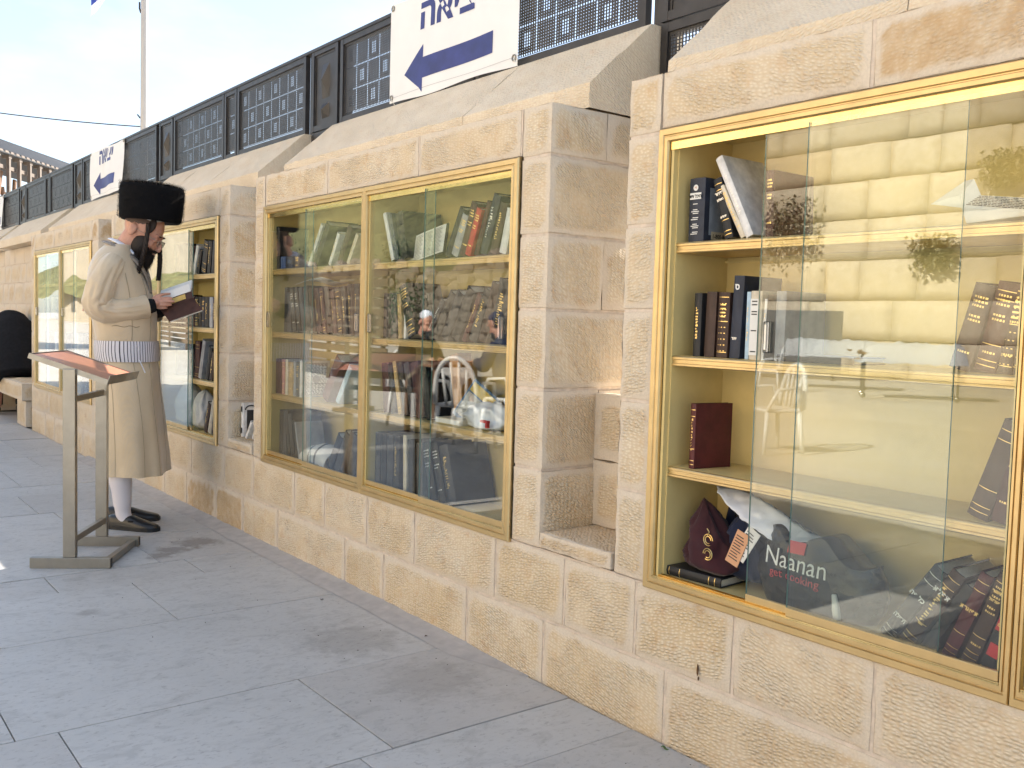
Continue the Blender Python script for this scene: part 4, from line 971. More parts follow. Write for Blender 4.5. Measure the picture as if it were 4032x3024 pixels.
# fallen leaves and grit on the paving
LEAF = simple('green_leaf', (.07, .13, .03), .5)
for k, (x, y, m, lab) in enumerate(((-1.805, -.025, LEAF, 'small green leaf on the paving at the foot of the wall'), (-2.98, -.07, simple('brown_leaf', (.06, .035, .02), .8), 'curled brown leaf against the foot of the wall'), (-3.62, -.19, simple('dry_leaf', (.05, .035, .03), .8), 'shrivelled dark leaf on the paving slabs'))):
    t = thing('leaf', lab, 'leaf'); b = MB(); M = Matrix.Translation((x, y, .004)) @ Matrix.Rotation(k*1.1+.4, 4, 'Z')
    b.loft([[M @ Vector((-.013+.026*i/6, s*.006*sin(pi*i/6), .001+.004*abs(s)*sin(i))) for s in (-1, -.4, .4, 1)] for i in range(7)], close=False); b.build('blade', m, t)
gr = MB(); rg = random.Random(5)
for i in range(150):
    x = rg.uniform(-9, -1.6); y = -abs(rg.gauss(0, .5))-.03; r = rg.uniform(.0008, .0026)
    if y > -2.2: gr.ellip((x, y, r*.5), r*1.5, r, r*.6, 5, 4)
tag(gr.build('grit', simple('dark_grit', (.06, .045, .035), .9)), 'scattered dark grit and crumbs on the paving slabs', 'grit', kind='stuff')

# ================================================================ reading stand
st = thing('reading_stand', 'steel reading stand with sloped salmon laminate top beside the reading man', 'lectern', (-4.885, -.8175, 0), math.atan2(.844, .536))
for sy in (-.219, .219):
    b = MB(); b.bevbox(-.028, .028, sy-.015, sy+.015, .0505, .925, .002); b.build('post', STEEL, st, fix=True)
    b = MB(); b.bevbox(-.176, .185, sy-.016, sy+.016, 0, .05, .002); o = b.build('foot_bar', STEEL, st, fix=True)
    b = MB(); b.box(.1852, .186, sy-.012, sy+.012, .004, .046); b.build('end_cap', cloth(BK), o)
for nm, x0, x1, z0, z1 in (('lower_crossbar', -.002, .024, .118, .148), ('upper_crossbar', -.002, .024, .772, .80), ('floor_crossbar', .140, .170, .004, .036)):
    b = MB(); b.bevbox(x0, x1, -.2035, .2035, z0, z1, .002); b.build(nm, STEEL, st, fix=True)
L = math.hypot(.346, .114); M = Matrix.Translation((-.179, .011, .99)) @ Matrix.Rotation(math.atan2(.114, .346), 4, 'Y')
tp = MB(); tp.bevbox(0, L, -.226, .226, -.020, -.006, .001, M=M); tp = tp.build('sloped_top', STEEL, st, fix=True)
b = MB(); b.bevbox(.004, L-.004, -.222, .222, -.0055, -.001, .0008, M=M); b.build('laminate', LAMIN, tp, fix=True)
b = MB(); b.box(-.002, L+.002, -.2285, -.2262, -.021, .004, M=M); b.build('side_rim', STEEL, tp)
b = MB(); b.box(-.002, L+.002, .2262, .2285, -.021, .004, M=M); b.build('side_rim', STEEL, tp)
b = MB(); b.box(L+.0005, L+.0035, -.226, .226, -.021, .022, M=M); b.build('book_stop', STEEL, tp)
b = MB(); b.box(-.0035, -.0005, -.226, .226, -.021, .002, M=M); b.build('back_rim', STEEL, tp)

# ================================================================ people
SKIN = N('skin'); _k = SKIN; _f = _k.noise(_k.obj(), 40, 4); _k.L(_k.ramp(_f, [(.3, (.50, .25, .17)), (.7, (.58, .31, .22))]), _k.b.inputs['Base Color']); _k.b.inputs['Roughness'].default_value = .5; _k.b.inputs['Subsurface Weight'].default_value = .08; _k.b.inputs['Subsurface Radius'].default_value = (.01, .004, .002); SKIN = _k.mat
def coat_mat():
    k = N('beige_silk_coat'); oc = k.obj(); mp = k.n('Mapping'); mp.inputs['Scale'].default_value = (1, 1, .25); k.L(oc, mp.inputs['Vector'])
    w = k.n('TexWave'); w.bands_direction = 'X'; k.set(w, Scale=95., Distortion=.0, Detail=0.); k.L(mp.outputs[0], w.inputs['Vector'])
    n = k.noise(oc, 6, 4, .5)
    c = k.mix(k.ramp(n, [(.3, 0.), (.7, 1.)]), (.60, .48, .32), (.55, .43, .275)); c = k.mix(k.math('MULTIPLY', w.outputs['Fac'], .22), c, (.48, .41, .33))
    k.L(c, k.b.inputs['Base Color']); k.b.inputs['Roughness'].default_value = .42; k.b.inputs['Sheen Weight'].default_value = .35; k.b.inputs['Specular IOR Level'].default_value = .5
    f = k.noise(oc, 9, 2, .5, 0.); k.L(k.bump(f, .3, .03, k.bump(w.outputs['Fac'], .12, .001)), k.b.inputs['Normal'])
    return k.mat
COAT = coat_mat()
LAPEL = simple('grey_brown_brocade', (.26, .22, .18), .55, var=.3, scale=150)
SHIRT = simple('white_shirt', (.72, .74, .80), .7, bump=.1)
STOCK = simple('white_stocking', (.70, .66, .68), .8, bump=.2, bscale=600)
LEATH = simple('black_leather', (.016, .016, .017), .34, bump=.3, bscale=160, spec=.5)
FUR = simple('black_fur', (.006, .006, .007), .8, spec=.1); FURL = simple('brown_fur_tips', (.10, .07, .05), .7)
HAIR = simple('dark_beard_hair', (.020, .013, .010), .6, spec=.3)
BLKW = simple('black_wool', (.012, .012, .014), .9, var=.2, scale=30, bump=.3, bscale=150, spec=.15)
def remesh(mb, name, mat, parent, vox=.0045, it=4):
    me = mb.mesh(name, mat); o = bpy.data.objects.new(name, me); COL.objects.link(o)
    m = o.modifiers.new('r', 'REMESH'); m.mode = 'VOXEL'; m.voxel_size = vox; m.use_smooth_shade = True
    s = o.modifiers.new('s', 'SMOOTH'); s.iterations = it; s.factor = .5
    bpy.context.view_layer.update(); dg = bpy.context.evaluated_depsgraph_get()
    m2 = bpy.data.meshes.new_from_object(o.evaluated_get(dg)); bpy.data.objects.remove(o); bpy.data.meshes.remove(me)
    m2.name = name; m2.materials.clear(); m2.materials.append(mat); m2.polygons.foreach_set('use_smooth', [True]*len(m2.polygons))
    return add(name, m2, parent)
def path_loft(b, pts, rad, n=24, sub=6, wr=0., seed=0, flat=1.0, m=0, cap=True, freq=9., elb=0.):
    """smooth tapered sleeve through pts with fabric creases"""
    P = [Vector(p) for p in pts]; Q = []; R = []
    for i in range(len(P)-1):
        a, bb, c, d = P[max(i-1, 0)], P[i], P[i+1], P[min(i+2, len(P)-1)]
        for s in range(sub):
            t = s/sub; Q.append(.5*((2*bb)+(c-a)*t+(2*a-5*bb+4*c-d)*t*t+(3*bb-a-3*c+d)*t**3)); R.append(rad[i]+(rad[i+1]-rad[i])*(3*t*t-2*t**3))
    Q.append(P[-1]); R.append(rad[-1]); rings = []; up = Vector((0, 0, 1)); L = 0
    for i, q in enumerate(Q):
        t = (Q[min(i+1, len(Q)-1)]-Q[max(i-1, 0)]).normalized()
        if i == 0 and abs(t.z) > .8: up = Vector((0, 1, 0))
        if i: L += (q-Q[i-1]).length
        a = t.cross(up).normalized(); up = a.cross(t).normalized(); ring = []
        for k in range(n):
            an = 2*pi*k/n; d = a*cos(an)+up*sin(an)*flat
            lon = noise.noise((cos(an)*2.4+seed, sin(an)*2.4, L*3.2)); lon = .55-abs(lon)*2.2
            el = math.exp(-((L-elb)/.10)**2) if elb else .3
            f = 1+wr*(.55*lon*(1-.5*el)+el*.8*(.4-abs(sin(L*44+an*1.3+2.5*noise.noise((cos(an)*1.5, sin(an)*1.5+seed, L*5)))))*(.4+.6*abs(noise.noise((cos(an)*2, sin(an)*2, L*7+seed)))))
            ring.append(q+d*R[i]*f)
        rings.append(ring)
    b.loft(rings, m, cap)
RZ = radians(-28)
man = thing('person', 'bearded man in beige silk coat and tall fur hat reading a book', 'person', (-5.52, -.44, 0), RZ)
def w2l(x, y): dx, dy = x+5.52, y+.44; c, s = cos(-RZ), sin(-RZ); return Vector((dx*c-dy*s, dx*s+dy*c, 0))
HM = Matrix.Translation((0, .070, 1.637)) @ Matrix.Rotation(radians(-5), 4, 'Z') @ Matrix.Rotation(radians(-28), 4, 'X') @ Matrix.Scale(1.10, 4)
b = MB()
for c, r in (((0, -.008, .032), (.077, .098, .092)), ((0, .028, -.04), (.060, .066, .078)), ((0, .066, -.094), (.028, .024, .022)), ((0, .108, -.046), (.017, .012, .009)), ((0, .095, -.071), (.022, .010, .0075)),
             ((.03, .085, .019), (.030, .013, .008)), ((-.03, .085, .019), (.030, .013, .008)), ((.041, .058, -.032), (.022, .028, .026)), ((-.041, .058, -.032), (.022, .028, .026)),
             ((.031, .080, -.003), (.014, .014, .012)), ((-.031, .080, -.003), (.014, .014, .012)), ((.079, -.028, -.008), (.010, .020, .033)), ((-.079, -.028, -.008), (.010, .020, .033)), ((.082, -.036, .002), (.009, .010, .025)), ((-.082, -.036, .002), (.009, .010, .025))):
    b.ellip(c, *r, 20, 14, M=HM)
b.tube([HM @ Vector(p) for p in ((0, .088, .010), (0, .100, -.012), (0, .113, -.038))], [.0085, .010, .013], 10)
b.tube([(0, -.045, 1.46), (0, -.02, 1.55), (0, .035, 1.63)], [.066, .060, .062], 18)
b.ellip((0, -.04, 1.28), .16, .11, .22, 20, 14); b.ellip((0, -.01, 1.0), .14, .12, .16, 20, 12)
def hand(b, W, K, dirs, thumb, side):
    """palm from wrist W to knuckle centre K, four bent fingers and a thumb"""
    W, K = Vector(W), Vector(K); b.tube([W-(K-W)*.9, W, W.lerp(K, .5), K], [.026, .025, .030, .027], 12, flat=.62)
    for base, mid, tip, r in dirs: b.tube([W.lerp(Vector(base), .75), base, mid, tip], [r*1.05, r, r*.95, r*.75], 8); b.ellip(tip, r*.78, r*.78, r*.78, 8, 6)
    b.tube(thumb, [.014, .011, .0095, .007], 8); b.ellip(thumb[-1], .0075, .0075, .0075, 8, 6)
# right arm and hand, holding the spine of the book
b.tube([(.17, -.07, 1.44), (.205, -.165, 1.22), (.115, .115, 1.232)], [.05, .042, .028], 12)
hand(b, (.108, .125, 1.238), (.092, .165, 1.246), [((.090, .172, 1.268), (.084, .205, 1.275), (.070, .236, 1.276), .0092), ((.094, .176, 1.252), (.090, .212, 1.257), (.076, .248, 1.258), .0096), ((.094, .172, 1.236), (.090, .205, 1.236), (.074, .234, 1.238), .0090), ((.090, .164, 1.221), (.086, .190, 1.218), (.072, .212, 1.220), .0080)],
     [(.098, .135, 1.255), (.086, .160, 1.284), (.066, .192, 1.296), (.050, .222, 1.300)], 1)
b.tube([(-.17, -.07, 1.44), (-.20, -.12, 1.20), (-.11, .13, 1.215)], [.05, .042, .028], 12)
hand(b, (-.100, .140, 1.225), (-.082, .185, 1.245), [((-.078, .192, 1.268), (-.066, .228, 1.278), (-.048, .252, 1.272), .0092), ((-.082, .196, 1.252), (-.066, .236, 1.260), (-.046, .262, 1.254), .0096), ((-.082, .190, 1.236), (-.066, .226, 1.240), (-.048, .250, 1.236), .0090), ((-.078, .182, 1.221), (-.062, .210, 1.222), (-.046, .232, 1.220), .0080)],
     [(-.09, .155, 1.245), (-.07, .185, 1.282), (-.045, .215, 1.300), (-.028, .240, 1.306)], -1)
# legs
FN, FF = w2l(-5.412, -.502), w2l(-5.645, -.450)
dN, dF = (w2l(-5.246, -.393)-w2l(-5.435, -.557)).normalized(), (w2l(-5.552, -.248)-w2l(-5.699, -.505)).normalized()
for sx, F in ((1, FN), (-1, FF)):
    b.tube([(sx*.085, -.01, .92), F+Vector((0, 0, .56)), F+Vector((0, 0, .34)), F+Vector((0, 0, .10)), F+Vector((0, 0, .05))], [.085, .044, .038, .030, .030], 14)
remesh(b, 'body', SKIN, man)
# coat: torso and skirt in one lofted shell
def sq(a, p=.86): return math.copysign(abs(cos(a))**p, cos(a)), math.copysign(abs(sin(a))**p, sin(a))
CR = [(.298, .048, .158, .218), (.42, .044, .153, .208), (.58, .034, .146, .197), (.74, .02, .143, .186), (.86, .004, .15, .178), (.93, -.010, .155, .176), (.98, -.014, .154, .174), (1.035, -.014, .156, .178), (1.10, -.018, .164, .186), (1.20, -.03, .168, .194), (1.30, -.046, .160, .20), (1.39, -.062, .145, .205), (1.45, -.068, .128, .198), (1.50, -.066, .108, .170), (1.535, -.058, .088, .125), (1.56, -.048, .074, .085)]
def coat_pt(z, a, off=0.):
    for A, B in zip(CR, CR[1:]):
        if A[0] <= z <= B[0]: break
    t = max(0, min(1, (z-A[0])/(B[0]-A[0]))); yc, hd, hw = [A[i]+(B[i]-A[i])*t for i in (1, 2, 3)]
    c, s = sq(a, .70+.16*max(0, min(1, (z-.6)/.3)))
    pleat = .010*max(0, (.9-z)/.6)*sin(a*7+z*2)+.004*noise.noise((cos(a)*2, sin(a)*2, z*5))+.006*max(0, .25-abs(z-1.22))/.25*noise.noise((cos(a)*3, sin(a)*3, z*14))
    return Vector(((hw+pleat+off)*c, yc+(hd+pleat+off)*s, z))
b = MB(); zs = [.298+(.90-.298)*i/14 for i in range(15)]+[.90+(1.56-.90)*i/26 for i in range(1, 27)]; n = 72
rings = [[coat_pt(z, 2*pi*k/n) for k in range(n)] for z in zs]; b.loft(rings, 0, cap=False)
rin = [[coat_pt(z, 2*pi*k/n, -.006) for k in range(n)] for z in (.300, .36)]; b.loft([rings[0], rin[0], rin[1]], cap=False)
ct = b.build('coat', COAT, man, smooth=True, fix=True)
# seams and front edge
b = MB()
for a in (radians(20), radians(55), radians(-25), radians(90), radians(-60)):
    b.tube([coat_pt(z, a+.04*sin(z*3), .0005) for z in [.30+i*.62/24 for i in range(25)]], .0012, 5)
for a in (radians(62), radians(20)):
    b.tube([coat_pt(z, a+(z-1.04)*.5, .001) for z in [1.04+i*.36/16 for i in range(17)]], .0016, 5)
b.tube([coat_pt(1.115+.004*sin(i), radians(-8+3.4*i), .0015) for i in range(14)], .0018, 5)
b.build('seam', simple('coat_seam', (.30, .235, .15), .7), ct)
# sleeves with turned cuffs
for nm, pts, rad, sd_ in (('sleeve', [(.145, -.045, 1.47), (.188, -.068, 1.41), (.208, -.098, 1.32), (.206, -.116, 1.225), (.188, -.062, 1.200), (.162, .015, 1.205), (.122, .095, 1.222)], [.058, .072, .077, .075, .071, .066, .060], 1.),
                          ('sleeve', [(-.145, -.075, 1.47), (-.185, -.10, 1.41), (-.205, -.12, 1.30), (-.20, -.12, 1.205), (-.18, -.07, 1.18), (-.150, .02, 1.185), (-.112, .105, 1.20)], [.058, .074, .078, .076, .072, .066, .060], 5.)):
    b = MB(); path_loft(b, pts, rad, 64, 16, .25, sd_, elb=.30); o = b.build(nm, COAT, man, smooth=True, fix=True)
    e = Vector(pts[-1]); d = (e-Vector(pts[-2])).normalized(); b = MB()
    path_loft(b, [e-d*.075, e-d*.03, e+d*.022], [.066, .064, .0615], 32, 4, .01, sd_, cap=False); path_loft(b, [e+d*.022, e-d*.02], [.0615, .057], 32, 3, 0., 0, cap=False); b.build('cuff', COAT, o, smooth=True)
    b = MB(); b.tube([e-d*.02, e+d*.02, e+d*.062], [.050, .044, .036], 18); b.build('black_undersleeve', BLKW, o, smooth=True)
# striped sash
b = MB(); n = 256
for k in range(n):
    a0, a1 = 2*pi*k/n, 2*pi*(k+1)/n
    for z0, z1 in ((.922, .95), (.95, .98), (.98, 1.008), (1.008, 1.035)):
        bul = lambda z: .007+.006*(1-((z-.979)/.057)**2)
        b.quad(coat_pt(z0, a0, bul(z0)), coat_pt(z0, a1, bul(z0)), coat_pt(z1, a1, bul(z1)), coat_pt(z1, a0, bul(z1)), 1 if k % 4 == 0 else 0)
b.build('striped_sash', [simple('sash_white', (.66, .63, .66), .6), simple('sash_black', (.03, .03, .045), .6)], man, smooth=True)
b = MB(); b.tube([coat_pt(.935, radians(32), .012), coat_pt(.90, radians(36), .014), coat_pt(.865, radians(40), .012)], [.006, .007, .008], 6, flat=.4); b.build('sash_end', SHIRT, man)
# shirt collar and lapels
for s in (1, -1):
    b = MB(); path_loft(b, [(0, -.098, 1.592), (s*.052, -.062, 1.580), (s*.066, .0, 1.545), (s*.045, .052, 1.500), (s*.012, .074, 1.455)], [.020, .021, .022, .021, .018], 12, 6, 0, flat=.3); b.build('shirt_collar', SHIRT, man, smooth=True)
    b = MB(); path_loft(b, [(0, -.125, 1.575), (s*.072, -.085, 1.562), (s*.092, -.005, 1.522), (s*.075, .060, 1.462), (s*.030, .098, 1.385), (s*.018, .112, 1.30)], [.022, .024, .025, .025, .022, .016], 12, 6, 0, flat=.32); b.build('lapel', LAPEL, man, smooth=True)
b = MB(); b.ellip((0, .035, 1.46), .05, .045, .06, 16, 10); b.build('shirt_front', SHIRT, man, smooth=True)
# stockings and shoes
for F, d in ((FN, dN), (FF, dF)):
    b = MB(); path_loft(b, [F+Vector((0, 0, .46))-d*.012, F+Vector((0, 0, .27))-d*.014, F+Vector((0, 0, .17))-d*.004, F+Vector((0, 0, .09)), F+Vector((0, 0, .045))+d*.02], [.062, .0575, .047, .040, .038], 24, 6, .012, 2, freq=4); b.build('stocking', STOCK, man, smooth=True)
    sdv = Vector((d.y, -d.x, 0)); o_ = F
    SP = [(-.088, .012, .05), (-.082, .030, .072), (-.06, .037, .080), (-.02, .040, .082), (.02, .041, .080), (.06, .043, .076), (.10, .047, .062), (.14, .048, .050), (.175, .044, .043), (.198, .033, .037), (.21, .016, .031)]
    rings = []
    for (y, hw, h) in SP:
        rings.append([o_+d*y+sdv*(hw*math.copysign(abs(cos(a))**.7, cos(a)))+Vector((0, 0, .014+(h-.014)*max(0, sin(a))**.75)) for a in [pi*i/14 for i in range(15)]])
    b = MB(); R = [[b.vert(p) for p in r] for r in rings]
    for A, B in zip(R, R[1:]):
        for k in range(14): b.face((A[k], A[k+1], B[k+1], B[k]))
    b.face(R[0]); b.face(R[-1]); sh = b.build('shoe', LEATH, man, smooth=True, fix=True)
    b = MB(); ol = [(y*1.02, hw+.004) for y, hw, h in SP]; lo = [b.vert(o_+d*y+sdv*w+Vector((0, 0, .0015))) for y, w in ol]+[b.vert(o_+d*y-sdv*w+Vector((0, 0, .0015))) for y, w in ol[::-1]]
    hi = [b.vert(Vector(b.v[i])+Vector((0, 0, .020))) for i in lo]; m = len(lo)
    for k in range(m): b.face((lo[k], lo[(k+1) % m], hi[(k+1) % m], hi[k]))
    b.face(lo[::-1]); b.face(hi); b.build('sole', simple('rubber_sole', (.014, .014, .014), .6), sh, fix=True)
    b = MB(); b.tube([o_+d*y+sdv*(.036)+Vector((0, 0, .052)) for y in (.055, .085)], .006, 6); b.tube([o_+d*y-sdv*(.036)+Vector((0, 0, .052)) for y in (.055, .085)], .006, 6); b.build('elastic_gusset', BLKW, sh)
# fur hat
HT = Matrix.Translation((0, .108, 1.695)) @ Matrix.Rotation(radians(-3.5), 4, 'X')
b = MB(); n = 64; prof = [(.095, .006), (.150, .0), (.163, .012), (.167, .06), (.169, .12), (.170, .175), (.164, .192), (.13, .198), (.0, .192)]
rings = [[HT @ Vector((r*cos(2*pi*k/n)*.97, r*sin(2*pi*k/n), z)) for k in range(n)] for r, z in prof if r > 0]; b.loft(rings)
hat = b.build('fur_hat', FUR, man, smooth=True, fix=True)
b = MB(); rf = random.Random(4)
for i in range(15000):
    a = rf.uniform(0, 2*pi); topb = rf.random() < .42
    z = rf.uniform(.165, .195) if topb else rf.uniform(.0, .19); r = .170-(.0 if z > .02 else (.02-z)*.6) if not topb else rf.uniform(.10, .171)
    p = Vector((r*cos(a)*.97, r*sin(a), z if not topb else .19)); L = rf.uniform(.006, .013) if not topb else rf.uniform(.010, .026)
    dr = Vector((cos(a), sin(a), rf.uniform(.2, 1.0) if not topb else rf.uniform(1.2, 4))).normalized()+Vector((rf.gauss(0, .18), rf.gauss(0, .18), rf.gauss(0, .18)))
    s = Vector((-sin(a), cos(a), rf.gauss(0, .4)))*.0007
    q = p+dr*L; m = 1 if (topb and rf.random() < .12) else 0
    b.face([b.vert(HT @ (p-s)), b.vert(HT @ (p+s)), b.vert(HT @ q)], m)
o = b.build('fur_strands', [FUR, FURL], hat); o['kind'] = 'stuff'
b = MB(); b.ellip((0, -.020, .074), .078, .089, .060, 24, 12, M=HM); b.build('skullcap', simple('white_skullcap', (.55, .53, .50), .8), man, smooth=True)
# hair, beard, side curls
def strands(b, gen, cnt, w=.0011, seed=1):
    r_ = random.Random(seed)
    for i in range(cnt):
        p, d, L = gen(r_); p = Vector(p); d = Vector(d); s = Vector((r_.gauss(0, 1), r_.gauss(0, 1), r_.gauss(0, .3))).normalized()*w
        mid = p+d*L*.55+Vector((r_.gauss(0, .004), r_.gauss(0, .004), 0)); q = p+d*L+Vector((r_.gauss(0, .006), r_.gauss(0, .006), -.004))
        a, c, e, f, g = [b.vert(t) for t in (p-s, p+s, mid+s*.8, mid-s*.8, q)]; b.face((a, c, e, f)); b.face((f, e, g))
b = MB()
for c, r in (((0, .062, -.108), (.058, .042, .050)), ((.050, .030, -.060), (.020, .040, .060)), ((-.050, .030, -.060), (.020, .040, .060)), ((.036, .048, -.098), (.026, .036, .045)), ((-.036, .048, -.098), (.026, .036, .045)), ((0, .098, -.060), (.034, .010, .008)), ((0, .055, -.15), (.040, .034, .040))): b.ellip(c, *r, 18, 12, M=HM)
def gb(r_):
    a = r_.uniform(-2.3, 2.3); v = r_.uniform(-.17, -.045); y = .045+.055*cos(a)*(1-.3*abs(v+.1)/.07); x = .066*sin(a)*(1-.35*max(0, (-v-.1)/.07))
    return HM @ Vector((x, y, v)), HM.to_3x3() @ Vector((x*2, .15+.2*cos(a), -1)).normalized(), r_.uniform(.02, .05)
strands(b, gb, 2600, .0010, 3)
remesh_b = b.build('beard', HAIR, man, smooth=True)
b = MB(); b.ellip((0, -.019, .050), .0785, .0935, .084, 26, 16, M=HM); b.build('cropped_hair', simple('cropped_hair', (.10, .065, .05), .8, var=.3, scale=300), man, smooth=True)
for s in (1, -1):
    for nm, c, r in (('temple_hair', (s*.064, .040, .050), (.007, .022, .040)), ('eyebrow', (s*.031, .0955, .022), (.022, .005, .0038)), ('eyelash', (s*.031, .0935, -.010), (.013, .003, .0015))):
        b = MB(); b.ellip(c, *r, 12, 8, M=HM); b.build(nm, HAIR, man, smooth=True)
for nm, p0, end in (('side_curl', HM @ Vector((.073, .024, .055)), Vector((.085, .055, 1.40))), ('side_curl', HM @ Vector((-.073, .030, .05)), Vector((-.075, .135, 1.375)))):
    b = MB()
    for ph in (0, 2.1, 4.2):
        pts = []
        for i in range(46):
            t = i/45; c = p0.lerp(end, t)+Vector((0, .012*sin(t*3), 0)); rr_ = .0045+.007*t*t; an = ph+t*(6+10*t*t)*pi*.55
            pts.append(c+Vector((rr_*cos(an), rr_*sin(an), 0)))
        b.tube(pts, [.0085*(1-.55*(i/45)**3) for i in range(46)], 6)
    b.build(nm, HAIR, man, smooth=True)
# glasses
b = MB()
for s in (1, -1):
    loop = []
    for i in range(21):
        a = 2*pi*i/20; loop.append(HM @ Vector((s*.032+.024*math.copysign(abs(cos(a))**.6, cos(a)), .108-.004*abs(cos(a)), -.012+.0155*math.copysign(abs(sin(a))**.7, sin(a)))))
    b.tube(loop, .0014, 6, cap=False); b.tube([HM @ Vector(p) for p in ((s*.057, .104, -.004), (s*.072, .07, .0), (s*.084, -.02, .004), (s*.084, -.045, -.012))], .0015, 6)
b.tube([HM @ Vector(p) for p in ((-.009, .110, -.008), (0, .114, -.003), (.009, .110, -.008))], .0014, 6)
gl = b.build('glasses', STEEL, man, smooth=True)
b = MB()
for s in (1, -1): b.box(s*.032-.022, s*.032+.022, .1068, .1075, -.026, .002, M=HM)
b.build('lens', GLASS, gl)
# the book in his hands
hb = thing('held_book', 'open brown book with gold spine label held by the reading man', 'book', (-5.52, -.44, 0), RZ)
P, Q = Vector((.052, .170, 1.214)), Vector((.052, .345, 1.283)); ax = (Q-P).normalized(); LB = (Q-P).length
dn = Vector((.105, .080, -.080)).normalized(); uq = Vector((-.02, -.012, .05)).normalized(); ot = Vector((-.13, -.015, .055)).normalized()
def slab(nm, mat, o, e1, L1, e2, L2, th, parent):
    nrm = e1.cross(e2).normalized()*th; b = MB(); A = [o, o+e1*L1, o+e1*L1+e2*L2, o+e2*L2]; lo = [b.vert(p) for p in A]; hi = [b.vert(p+nrm) for p in A]
    b.face(lo[::-1]); b.face(hi)
    for k in range(4): b.face((lo[k], lo[(k+1) % 4], hi[(k+1) % 4], hi[k]))
    return b.build(nm, mat, parent, fix=True)
BRN = cloth((.060, .026, .018), .5)
slab('cover_board', BRN, P, ax, LB, dn, .125, .003, hb); S1 = P+uq*.040
slab('spine', BRN, P, ax, LB, uq, .040, -.003, hb); slab('cover_board', BRN, S1, ax, LB, ot, .125, -.003, hb)
slab('spine_label', FOIL if False else simple('yellow_label', (.55, .38, .10), .5, var=.15, scale=60), P+ax*.045+uq*.006+uq.cross(ax)*0-ax.cross(uq)*-.0008, ax, .105, uq, .028, .0014, hb)
slab('spine_label', simple('yellow_label_outer', (.55, .38, .10), .5, var=.15, scale=60), P+ax*.045+uq*.006, ax, .105, uq, .028, -.0046, hb)
slab('spine_label', simple('yellow_label_inner', (.55, .38, .10), .5, var=.15, scale=60), P+ax*.045+uq*.006, ax, .105, uq, .028, .0046, hb)
mid = (P+S1)/2
up_ = Vector((-.02, -.12, .30)).normalized()
slab('page_block', PAPER, P+ax*.004+uq*.004+ax.cross(dn).normalized()*.0065, ax, LB-.008, dn, .118, .016, hb)
slab('page_block', PAPER, S1+ax*.004, ax, LB-.008, (ot+Vector((0, 0, .25))).normalized(), .118, -.012, hb)
slab('turned_page', PAPER, S1+ax*.006, ax, LB-.012, Vector((-.03, -.02, .09)).normalized(), .045, .004, hb)

# seated figure in black on the bench, back to the camera
blk = thing('person', 'person in a black coat hunched on the stone bench, cut by the picture edge', 'person', (-11.62, .10, 0), radians(90))
b = MB()
for c, r in (((0, .0, .62), (.19, .17, .20)), ((0, .16, .80), (.20, .14, .20)), ((0, .36, .96), (.18, .12, .13)), ((0, .70, .95), (.085, .11, .12))): b.ellip(c, *r, 20, 14)
b.tube([(0, .40, 1.0), (0, .65, .98)], .07, 12)
for s in (1, -1):
    b.tube([(s*.18, .34, .98), (s*.25, .36, .80), (s*.12, .52, .74)], [.06, .05, .035], 12); b.tube([(s*.11, .0, .55), (s*.13, .44, .53), (s*.13, .46, .08)], [.09, .075, .045], 12)
    b.ellip((s*.11, .56, .75), .03, .05, .02, 10, 8); b.ellip((s*.13, .53, .045), .045, .12, .045, 12, 8)
    for q in range(4): b.tube([(s*(.10+.012*q), .58, .755), (s*(.09+.012*q), .635, .75), (s*(.085+.012*q), .66, .735)], [.009, .008, .007], 6)
    b.tube([(s*.085, .55, .765), (s*.06, .59, .78), (s*.05, .62, .775)], [.011, .009, .007], 6)
remesh(b, 'body', SKIN, blk, .008)
b = MB(); path_loft(b, [(0, -.12, .456), (0, -.05, .60), (0, .06, .76), (0, .20, .91), (0, .36, 1.02), (0, .47, 1.06), (0, .53, 1.06)], [.285, .275, .255, .225, .19, .145, .095], 40, 6, .05, 3, flat=.82); b.build('coat', BLKW, blk, smooth=True, fix=True)
for s in (1, -1):
    b = MB(); path_loft(b, [(s*.14, .34, 1.0), (s*.22, .36, .93), (s*.26, .36, .80), (s*.20, .42, .76), (s*.13, .52, .75)], [.085, .09, .085, .07, .055], 20, 5, .08, s); b.build('sleeve', BLKW, blk, smooth=True)
    b = MB(); path_loft(b, [(s*.11, -.05, .56), (s*.14, .30, .56), (s*.14, .50, .52), (s*.14, .50, .30), (s*.14, .49, .10)], [.11, .105, .095, .08, .075], 18, 5, .05, s+3); b.build('trouser_leg', BLKW, blk, smooth=True)
    b = MB(); b.ellip((s*.13, .55, .05), .05, .135, .05, 14, 8); b.build('shoe', LEATH, blk, smooth=True)
b = MB(); b.tube([(0, .70, 1.01), (0, .72, 1.022)], .15, 24); b.tube([(0, .72, 1.02), (0, .76, 1.12)], [.095, .085], 20); b.build('hat', BLKW, blk)
b = MB(); b.ellip((0, .78, .85), .06, .05, .08, 14, 10); b.build('beard', HAIR, blk, smooth=True)

